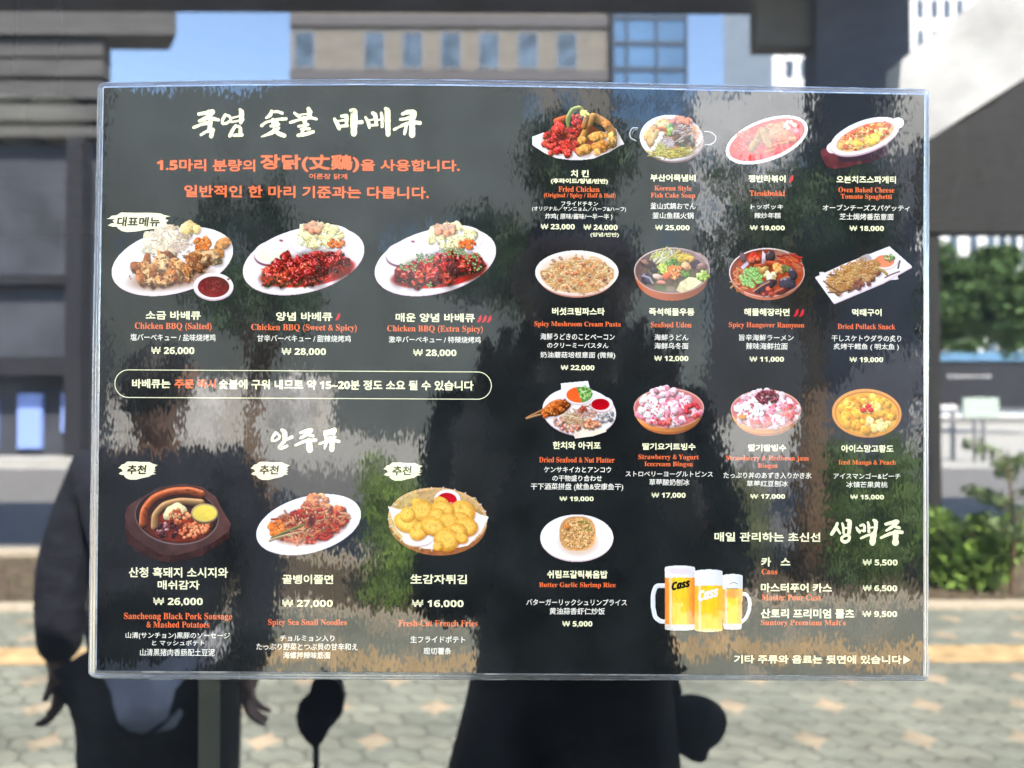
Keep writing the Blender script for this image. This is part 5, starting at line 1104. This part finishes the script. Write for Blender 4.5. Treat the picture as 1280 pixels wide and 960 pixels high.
def seafood():
    p = Plate(654, 474, 776, 552, 14); ox, oy, s = 650, 470, 9.846
    T = lambda L: [(ox + a / s, oy + b / s) for a, b in L]
    p.ell(724, 515.6, 46, 29.6, (196, 170, 166), 6).ell(724, 514.2, 46, 29.4, (255, 244, 242), 6, nz=(20, .04)); p.poly(T([(502, 90), (835, 60), (855, 130), (860, 300), (520, 300)]), (255, 250, 246)); p.poly(T([(640, 690), (760, 640), (1050, 650), (1066, 684), (900, 740), (680, 770)]), (254, 232, 210), nz=(8, .05))
    p.strand(T([(300, 410), (180, 465), (80, 520)]), 2.6, (206, 140, 92), .5); p.strand(T([(300, 465), (190, 490), (90, 522)]), 2.2, (214, 160, 116), .5); p.blob(695, 510.5, 19, 9, (186, 92, 40), -22, .2, .8, 2.6, .25, .4); p.blob(707, 504, 9, 5, (130, 56, 26), -30, .2, .6); p.heap(16, 690, 514, 13, 5, [(216, 120, 56), (196, 96, 44)], (2, 4), rot=-20); p.specks(40, 695, 510, 17, 7, [(96, 40, 18), (236, 160, 90)], (.5, 1.1), -22)
    p.noodles(90, 718, 524, 14, 10, [(244, 212, 172), (232, 188, 142), (250, 226, 194), (216, 160, 116)], (1.6, 2.6), (9, 17), bend=1.0); p.noodles(40, 736, 514, 14, 6, [(246, 200, 180), (230, 160, 140), (250, 220, 206)], (1.4, 2.2), (7, 13)); p.heap(50, 740, 530, 10, 5, [(226, 150, 110), (200, 116, 80), (240, 186, 150), (140, 76, 52)], (1.6, 3)); p.heap(30, 712, 535, 13, 4, [(220, 130, 100), (190, 96, 76), (240, 190, 170)], (1.4, 2.6)); p.heap(24, 698, 527, 7, 5, [(236, 190, 170), (206, 140, 120)], (1.4, 2.4))
    p.heap(26, 753, 521, 8, 6, [(226, 214, 206), (190, 180, 178), (150, 140, 140)], (1.6, 3)); p.heap(16, 763, 520, 4, 6, [(120, 116, 116), (196, 190, 188)], (1.4, 2.4)); p.heap(12, 729, 512, 7, 4, [(176, 80, 56), (150, 60, 44)], (1.4, 2.4))
    p.ell(724, 494.6, 18.4, 12.2, (216, 196, 190)).ell(724, 493.2, 18, 11.6, (250, 244, 240)); p.ell(724, 493.6, 16, 9.9, (240, 96, 44), grad=(0, .05)); p.ell(724, 493.6, 16, 9.9, (92, 140, 70), half=(.93, -.35)); 
    for a, b in p.pts(70, 732, 491, 8, 8): p.ell(a, b, 1.4, 1.0, [(120, 170, 84), (206, 226, 150), (70, 112, 52)][p.r.integers(3)], p.r.uniform(0, 180))
    p.ell(752.5, 506.5, 14, 9.8, (214, 176, 170)).ell(752.5, 505, 13.8, 9.4, (252, 240, 238)).ell(750.5, 505.5, 11.4, 7.2, (170, 14, 26), grad=(0, .1))
    return p
def bingsu(red):
    dx, dy = (121.5, 2.0) if red else (0, 0)
    p = Plate(788 + dx, 472 + dy, 888 + dx, 550 + dy, 16 if red else 15)
    cx = 836 + dx; cy = 510.5 + dy
    p.ell(cx, cy + 8, 40, 24.6, (150, 84, 50), 0, grad=(-.3, .1)).ell(cx, cy + 4.5, 42.6, 25, (196, 124, 70), 0, grad=(-.3, 0), nz=(9, .12)).ell(cx, cy - .5, 44, 25, (226, 170, 150), 0).ell(cx, cy, 42.6, 23.6, (206, 110, 110))
    c = [(250, 206, 212), (246, 176, 186), (254, 228, 228), (238, 140, 156), (252, 216, 220), (255, 238, 232)]
    p.heap(90, cx, cy + 2, 40, 20, c, (3.2, 5.2), tex=.3, spec=.1, dark=.72, shadow=.2); p.heap(70, cx - 3, cy - 9, 28, 15, c, (3.2, 5.2), tex=.3, spec=.1, dark=.74, shadow=.2); p.heap(24, cx - 4, cy - 21 + (2 if red else 0), 13, 5, c[:4], (3, 4.6), tex=.3, dark=.55)
    p.heap(30, cx - 22, cy - 2, 16, 12, [(255, 240, 226), (255, 248, 240)], (3, 4.6), tex=.3, dark=.75, shadow=.15); p.specks(60, cx, cy + 2, 38, 18, [(214, 70, 96), (196, 50, 76), (226, 96, 110)], (.9, 2.0), 0, .8); p.heap(14, cx + 30, cy + 2, 9, 9, [(232, 96, 92), (222, 70, 76)], (2.4, 3.8)); p.heap(12, cx - 8, cy + 17, 18, 4, [(230, 90, 90), (240, 120, 110)], (2, 3.4))
    if red:
        p.heap(5, cx - 29, cy + 9, 4, 2, [(244, 146, 60)], (2.4, 3.4)); p.heap(70, cx + 2, cy - 16.5, 14.5, 7.4, [(92, 18, 28), (70, 12, 22), (116, 30, 40)], (1.7, 2.5), spec=.4, tex=.15); p.specks(30, cx + 2, cy - 17, 13, 6, [(226, 170, 176), (250, 210, 210)], (.3, .6))
    return p
def mango():
    p = Plate(1036, 482, 1131, 550, 17); p.ell(1083.5, 516.6, 43.8, 30.6, (176, 110, 50), 3, grad=(-.1, 0)).ell(1083.5, 516, 43, 29.8, (226, 160, 84), 3).ell(1084, 517, 40.4, 27.6, (196, 116, 44), 3).ell(1084, 517.6, 39, 26.4, (242, 168, 62), 3, nz=(6, .14))
    p.heap(95, 1083, 517, 34, 22, [(250, 184, 68), (246, 170, 56), (252, 200, 92), (238, 152, 44)], (3.5, 6.5), tex=.25, dark=.68, shadow=.22, spec=.06); p.heap(9, 1086, 509, 14, 6, [(254, 214, 112), (255, 222, 130)], (3, 5), dark=.8, shadow=.1); p.heap(16, 1098, 530, 14, 8, [(254, 214, 130), (255, 226, 156)], (3, 5), dark=.8, shadow=.1)
    p.specks(30, 1083, 517, 34, 22, [(206, 116, 36), (186, 96, 36)], (.8, 2), 0, .6)
    for a, b in ((1079, 512.6), (1085, 508), (1088.5, 512.4)): p.blob(a, b, 3.8, 3.2, (232, 44, 34), 0, .05, .1, spec=.5)
    return p
def rice():
    p = Plate(672, 640, 770, 704, 18); p.ell(721, 673.4, 45.4, 29, (226, 196, 190)).ell(721, 672, 45.6, 28.8, (255, 246, 243), grad=(.0, .02)).ell(721, 673, 34, 21, (255, 252, 248), soft=8).ell(723, 678, 25, 17, (226, 190, 160), a=.7, soft=6)
    th = np.linspace(0, 2 * math.pi, 48); q = np.array([(722 + 22.8 * np.sign(math.cos(t)) * abs(math.cos(t)) ** .75, 667 + 21.6 * np.sign(math.sin(t)) * abs(math.sin(t)) ** .8) for t in th]); p.poly(q[:-1], (216, 158, 100), grad=(.1, .12), nz=(3, .1))
    p.heap(330, 722, 666.5, 19.6, 18.6, [(240, 190, 130), (228, 170, 108), (248, 206, 150), (216, 150, 92)], (1.1, 1.9), asp=.5, tex=.2, shadow=.15, dark=.6); p.specks(60, 722, 666, 19, 18, [(110, 84, 44), (140, 96, 52), (160, 110, 60)], (.5, 1.1), 0, .8); p.specks(34, 731, 658, 9, 8, [(84, 110, 44), (66, 90, 40)], (.5, 1.2), 30, .85); p.heap(6, 707, 658, 4, 3, [(244, 150, 76), (240, 136, 64)], (1.8, 2.8))
    return p
def beers():
    p = Plate(810, 703, 945, 792, 19)
    W = (255, 252, 248)
    def glass(x0, x1, y0, y1, yf, c1, c2, seed, waist=0):
        w = p.win((x0 + x1) / 2, (y0 + y1) / 2, max(x1 - x0, y1 - y0)); x, y = p.X[w], p.Y[w]
        cx = (x0 + x1) / 2; hw = (x1 - x0) / 2 * (1 - waist * np.clip((y - yf) / (y1 - yf), 0, 1)); u = (x - cx) / hw
        m = np.clip(.5 + (1 - np.abs(u)) * hw / .6, 0, 1) * np.clip(.5 + (y1 - 2.2 + 2 * np.sqrt(np.clip(1 - u * u, 0, 1)) - y) / .6, 0, 1) * np.clip(.5 + (y - y0 - 2.6 + 2.6 * np.sqrt(np.clip(1 - u * u, 0, 1))) / .6, 0, 1)
        t = np.clip((np.abs(u) - .35) / .6, 0, 1)[..., None]; col = np.array(c1) * (1 - t) + np.array(c2) * t
        col = col * (1 + .10 * (vnoise(x / 2.5, y / 6, seed) - .5))[..., None]; col = np.where((np.abs(u + .62) < .10)[..., None], col * .5 + 127, col)
        fo = np.clip(.5 + (yf - y + .8 * (vnoise(x / 3, x * 0, seed) - .5)) / .7, 0, 1)[..., None]
        fcol = np.array(W) * (1 - .09 * np.clip(u, 0, 1) - .03 * vnoise(x / 4, y / 4, seed))[..., None]
        bs = np.clip(.5 + (y - (y1 - 8)) / 1.2, 0, 1)[..., None]; bcol = np.array((252, 240, 226)) * (1 - .16 * vnoise(x / 2, y / 4, seed + 3))[..., None]
        col = col * (1 - fo) + fcol * fo; 
        if waist >= 0: col = col * (1 - bs) + bcol * bs
        p.comp(w, col, m)
    p.strand([(832, 732), (820, 732), (816.4, 742), (816, 758), (819, 772), (826, 777), (833, 777)], 5.6, (255, 253, 250), .14); p.strand([(922, 744), (932, 741.6), (937.4, 750), (937, 762), (932, 774), (922, 781)], 4.6, (255, 250, 240), .16)
    glass(831, 868.6, 707, 788.5, 722, (255, 206, 60), (240, 130, 60), 1, .02); glass(902.6, 928.5, 717.5, 787.5, 736, (255, 214, 70), (240, 176, 104), 3, .12)
    p.ell(850, 714, 17, 4, (236, 214, 214), 4, .7, 3).ell(915.6, 742, 8, 6, (238, 150, 96), 0, .7, 4); glass(868.4, 903.2, 711.8, 789.5, 732, (255, 204, 52), (246, 184, 66), 2, -.0001); p.ell(886, 788, 14, 2, (255, 240, 190), 0, .8, 2)
    return p

def chili(parent, *ps):
    for x, y in ps:
        k = Ink(1); c = np.array([(x - 2.6, y + 4.4), (x - .6, y + 3.4), (x + 1.2, y + .8), (x + 2.0, y - 2.2), (x + 3, y - 4.8)]); w = [.2, 1.3, 1.9, 1.7, .5]
        d = np.gradient(c, axis=0); d /= np.linalg.norm(d, axis=1)[:, None]; nn = np.stack([-d[:, 1], d[:, 0]], 1) * np.array(w)[:, None]
        k.put(np.vstack([c + nn, c - nn]), [(j, j + 1, 6 + j, 5 + j) for j in range(4)]); k.build("chili_mark", M_RED, parent)

# dish: painter, label, Korean name lines, English lines, Japanese and Chinese lines, price lines, chili marks
MENU = [
 (salted, "photo of pale grilled chicken with a dark red dip on an oval plate", [("소금 바베큐", 182, 251, 388.6, 399.6)], [("Chicken BBQ (Salted)", 168.5, 264.5, 403.4, 413.8)], [("塩バーベキュー / 盐味烧烤鸡", 163, 269.5, 417.3, 426.2)], [("₩ 26,000", 189, 243, 433.8, 443.8)], []),
 (lambda: bbq(False), "photo of dark red glazed chicken on an oval plate, no scallions", [("양념 바베큐", 345, 415.5, 390, 401.2)], [("Chicken BBQ (Sweet & Spicy)", 314, 446, 405.2, 415.4)], [("甘辛バーベキュー / 甜辣烧烤鸡", 321.5, 438.5, 418.8, 427.4)], [("₩ 28,000", 352, 407.5, 435.2, 444.8)], [(421.5, 396)]),
 (lambda: bbq(True), "photo of dark red glazed chicken topped with green scallions", [("매운 양념 바베큐", 494.5, 593.5, 391.5, 402.6)], [("Chicken BBQ (Extra Spicy)", 484, 603.5, 406.8, 416.8)], [("激辛バーベキュー / 特辣烧烤鸡", 486, 601, 420.4, 428.6)], [("₩ 28,000", 516.5, 570.5, 436.8, 446.2)], [(598.5, 398.6), (604.7, 398.7), (610.9, 398.8)]),
 (sausage, "photo of sausages on a black iron plate set in a wooden board", [("산청 흑돼지 소시지와", 161, 285, 709, 722), ("매쉬감자", 197, 249.5, 725.5, 737)], [("Sancheong Black Pork Sausage", 155, 290, 766, 776.4), ("& Mashed Potatoes", 183, 262, 777, 784.6)], [("山清(サンチョン)黒豚のソーセージ", 157, 287.5, 790.3, 799.2), ("と マッシュポテト", 190, 255.5, 800.2, 807), ("山清黑猪肉香肠配土豆泥", 175, 268.5, 811, 820)], [("₩ 26,000", 191.5, 253.5, 747.3, 757.6)], []),
 (snail, "photo of red spicy noodles heaped on a white oval plate", [("골뱅이쫄면", 353, 416.5, 718.3, 730)], [("Spicy Sea Snail Noodles", 335, 433.5, 774, 783.4)], [("チョルミョン入り", 350, 418, 794, 801.6), ("たっぷり野菜とつぶ貝の甘辛和え", 320.5, 447, 804, 812.8), ("海螺拌辣味筋面", 354, 413, 814.8, 823.2)], [("₩ 27,000", 352.5, 416, 749.8, 759.8)], []),
 (fries, "photo of golden fried potato slices in a woven basket", [("生감자튀김", 513, 583.5, 718, 730)], [("Fresh-Cut French Fries", 498, 597, 775, 783)], [("生フライドポテト", 513, 581.5, 795, 803.4), ("现切薯条", 529.5, 564, 809.5, 818)], [("₩ 16,000", 515, 579.5, 750, 760)], []),
 (fried, "photo of red and golden fried chicken pieces in a paper lined dish", [("치 킨", 713.5, 736, 212.3, 221.6), ("(후라이드/양념/반반)", 688.5, 760, 223, 230.4)], [("Fried Chicken", 698, 749.5, 233, 240), ("(Original / Spicy / Half & Half)", 680, 769.5, 241.4, 248.4)], [("フライドチキン", 701.5, 747.5, 251.8, 257.4), ("(オリジナル／ヤンニョム／ハーフ&ハーフ)", 665, 782.5, 258, 264.8), ("炸鸡( 原味/酱味/一半一半 )", 681.5, 765.5, 267, 275)], [("₩ 23,000", 676, 718.5, 280, 287.6), ("₩ 24,000", 729.5, 772, 280.8, 288.4), ("(양념/반반)", 738, 773.5, 290.6, 296.8)], []),
 (fishcake, "photo of fish cake soup in a steel pot with two ring handles", [("부산어묵냄비", 813, 869.5, 217.8, 227)], [("Korean Style", 818, 864.5, 232, 240), ("Fish Cake Soup", 813.5, 869, 241, 248.8)], [("釜山式鍋おでん", 813, 869.5, 253.5, 261.6), ("釜山鱼糕火锅", 815.5, 867, 265.4, 273.4)], [("₩ 25,000", 819, 862, 281.3, 288.6)], []),
 (tteok, "photo of bright red rice cakes on a tilted white oval plate", [("쟁반라볶이", 935.5, 982, 218.8, 228)], [("Tteokbokki", 937, 981, 238, 245)], [("トッポッキ", 938.5, 979, 255, 261.6), ("辣炒年糕", 943, 976, 265.8, 273)], [("₩ 19,000", 937.5, 981, 281.8, 288.6)], [(988.3, 223.6)]),
 (oven, "photo of baked cheese pasta in a white dish on a dark red board", [("오븐치즈스파게티", 1045.5, 1120, 219.8, 229.2)], [("Oven Baked Cheese", 1048, 1118, 234, 240.6), ("Tomato Spaghetti", 1051, 1115, 242.5, 250.2)], [("オーブンチーズスパゲッティ", 1028.5, 1137, 256, 263.6), ("芝士焗烤番茄意面", 1049.5, 1117, 266.8, 275)], [("₩ 18,000", 1062, 1105, 282.3, 289.6)], []),
 (pasta, "photo of cream pasta in a pale wide bowl", [("버섯크림파스타", 690, 756, 384.5, 394)], [("Spicy Mushroom Cream Pasta", 668, 776, 401.8, 409.6)], [("海鮮うどきのことベーコン", 675.5, 768.5, 416.8, 425), ("のクリーミーパスタん", 684, 760.5, 428.4, 435), ("奶油蘑菇培根意面 (微辣)", 675.5, 769, 439.8, 448.6)], [("₩ 22,000", 701, 743, 456.4, 463.6)], []),
 (udon, "photo of seafood noodle soup with dark mussels and pale shoots in a copper bowl", [("즉석해물우동", 811, 868, 385, 394.6)], [("Seafood Udon", 813.5, 864.5, 402.4, 409.4)], [("海鮮うどん", 818, 860.5, 417.8, 425.6), ("海鲜乌冬面", 818, 860.5, 428.4, 436.4)], [("₩ 12,000", 818, 860.5, 444.8, 452.2)], []),
 (ramyeon, "photo of red seafood noodle soup with chopped scallions", [("해물해장라면", 930, 987, 385.4, 395)], [("Spicy Hangover Ramyeon", 911, 1005.5, 402.8, 411)], [("旨辛海鮮ラーメン", 924, 992, 418, 426), ("辣味海鲜拉面", 932.5, 984.5, 428.4, 437)], [("₩ 11,000", 937, 980, 445.8, 453)], [(994.6, 391), (1001.4, 391.2)]),
 (pollack, "photo of shredded dried fish on a white rectangular plate with a dip", [("먹태구이", 1065, 1102, 386, 395.2)], [("Dried Pollack Snack", 1047, 1119, 404.8, 411.6)], [("干しスケトウダラの炙り", 1039.5, 1126.5, 419, 427), ("炙烤干鳕鱼 ( 明太鱼 )", 1042, 1123.5, 429.4, 438)], [("₩ 19,000", 1062, 1104, 446.4, 453.6)], []),
 (seafood, "photo of dried fish and squid on a round plate with two dips", [("한치와 아귀포", 691, 751, 552, 561.6)], [("Dried Seafood & Nut Platter", 674, 768, 571.4, 578.2)], [("ケンサキイカとアンコウ", 680, 764, 583.4, 590.6), ("の干物盛り合わせ", 690.5, 752.5, 594, 601.6), ("干下酒菜拼盘 (鱿鱼&安康鱼干)", 663.5, 779, 604, 613.6)], [("₩ 19,000", 699.5, 742, 620.6, 627.2)], []),
 (lambda: bingsu(False), "photo of pink strawberry shaved ice without beans in a wooden bowl", [("딸기요거트빙수", 803, 869.5, 553.8, 562.6)], [("Strawberry & Yogurt", 798, 873.5, 568, 575.8), ("Icecream Bingsu", 805.5, 866, 577, 584.4)], [("ストロベリーヨーグルトビンス", 782, 891, 588.8, 596), ("草莓酸奶刨冰", 811.5, 862, 598.8, 606.8)], [("₩ 17,000", 814.5, 857, 615.8, 623)], []),
 (lambda: bingsu(True), "photo of pink shaved ice topped with dark red beans in a wooden bowl", [("딸기팥빙수", 935, 983, 555.4, 564.2)], [("Strawberry & Redbean jam", 907.5, 1011, 569.4, 577.2), ("Bingsu", 947.5, 972, 579, 586.4)], [("たっぷり丼のあずき入りかき氷", 904.5, 1014.5, 590.4, 598.2), ("草莓红豆刨冰", 933.5, 985, 600.8, 608.2)], [("₩ 17,000", 938, 981.5, 617.6, 624.2)], []),
 (mango, "photo of orange iced mango and peach in an amber glass bowl", [("아이스망고황도", 1051.5, 1117, 556, 565.6)], [("Iced Mango & Peach", 1048, 1120, 575, 582.4)], [("アイスマンゴー&ピーチ", 1042, 1125.5, 591.4, 598.6), ("冰镇芒果黄桃", 1058, 1109.5, 602, 609.6)], [("₩ 15,000", 1063, 1105, 618.4, 625)], []),
 (rice, "photo of a dome of fried rice on a white round plate", [("쉬림프갈릭볶음밥", 684, 759.5, 713, 723)], [("Butter Garlic Shrimp Rice", 674, 769.5, 728, 735.6)], [("バターガーリックシュリンプライス", 658, 783.5, 749, 757), ("黄油蒜香虾仁炒饭", 687, 756, 759.8, 768.2)], [("₩ 5,000", 703, 740.5, 776.4, 784)], []),
]
for fn, lab, ko, en, jc, pr, ch in MENU:
    d = fn().build("dish_photo", lab, menu)
    text("dish_name", M_CREAM, d, *ko, bold=.34)
    text("english_name", M_ORANGE, d, *[(bold_serif(l[0]), *l[1:]) for l in en], bold=.05)
    text("translation", M_WHITE, d, *jc, bold=.09, shear=.04)
    text("price", M_CREAM, d, *[(bold_sans(l[0]), *l[1:]) for l in pr], bold=.16)
    if ch: chili(d, *ch)

bp = beers().build("beer_photo", "photo of three glasses of beer, two with handles", menu)
text("mug_lettering", M_INK2, bp, (bold_ital("Cass"), 839.5, 862.5, 725.5, 736), bold=.5, layer=5, sl=-.22)
text("glass_lettering", M_WHITE, bp, (bold_ital("Cass"), 872.5, 898, 735.5, 749), bold=.7, layer=5, sl=-.28)
k = Ink(5); a = np.linspace(R(200), R(335), 12)
k.put(np.vstack([np.stack([917 + 5.4 * np.cos(a), 731.5 + 3.6 * np.sin(a)], 1), np.stack([917 + 4.9 * np.cos(a), 731.7 + 3.2 * np.sin(a)], 1)]), [(j, j + 1, 13 + j, 12 + j) for j in range(11)])
k.build("glass_emblem", M_INK2, bp)
text("glass_small_print", M_INK, bp, ("the premium", 907.5, 923, 734.6, 737), layer=5)
text("tagline", M_CREAM, menu, ("매일 관리하는 초신선", 893, 1025.5, 665.4, 677.2), bold=.36)
for ko, en, pr in ((("카   스", 951.5, 988, 696.6, 708.2), ("Cass", 952, 971.5, 711, 718), ("₩ 5,500", 1078.5, 1122, 699.3, 707.8)),
                   (("마스터푸어 카스", 951, 1040, 729, 740.6), ("Master Pour Cass", 952, 1026.5, 743, 750.6), ("₩ 6,500", 1078.5, 1121.5, 731.6, 740)),
                   (("산토리 프리미엄 몰츠", 951, 1068, 761, 773), ("Suntory Premium Malt's", 951, 1057, 774.6, 783.4), ("₩ 9,500", 1078, 1121.5, 763.8, 772.2))):
    d = text("drink_name", M_CREAM, menu, ko, bold=.45)
    text("english_name", M_ORANGE, d, (bold_serif(en[0]), *en[1:]), bold=.08)
    text("price", M_CREAM, d, (bold_sans(pr[0]), *pr[1:]), bold=.16)
ft = text("footer_note", M_CREAM, menu, ("기타 주류와 음료는 뒷면에 있습니다", 917.5, 1127, 819, 829.6), bold=.30)
k = Ink(1); k.put(np.array([(1129.4, 819.4), (1129.4, 830), (1137.8, 824.8)]), [(0, 1, 2)]); k.build("arrow_mark", M_CREAM, ft)

bpy.data.objects.remove(_co); bpy.data.curves.remove(_cu)
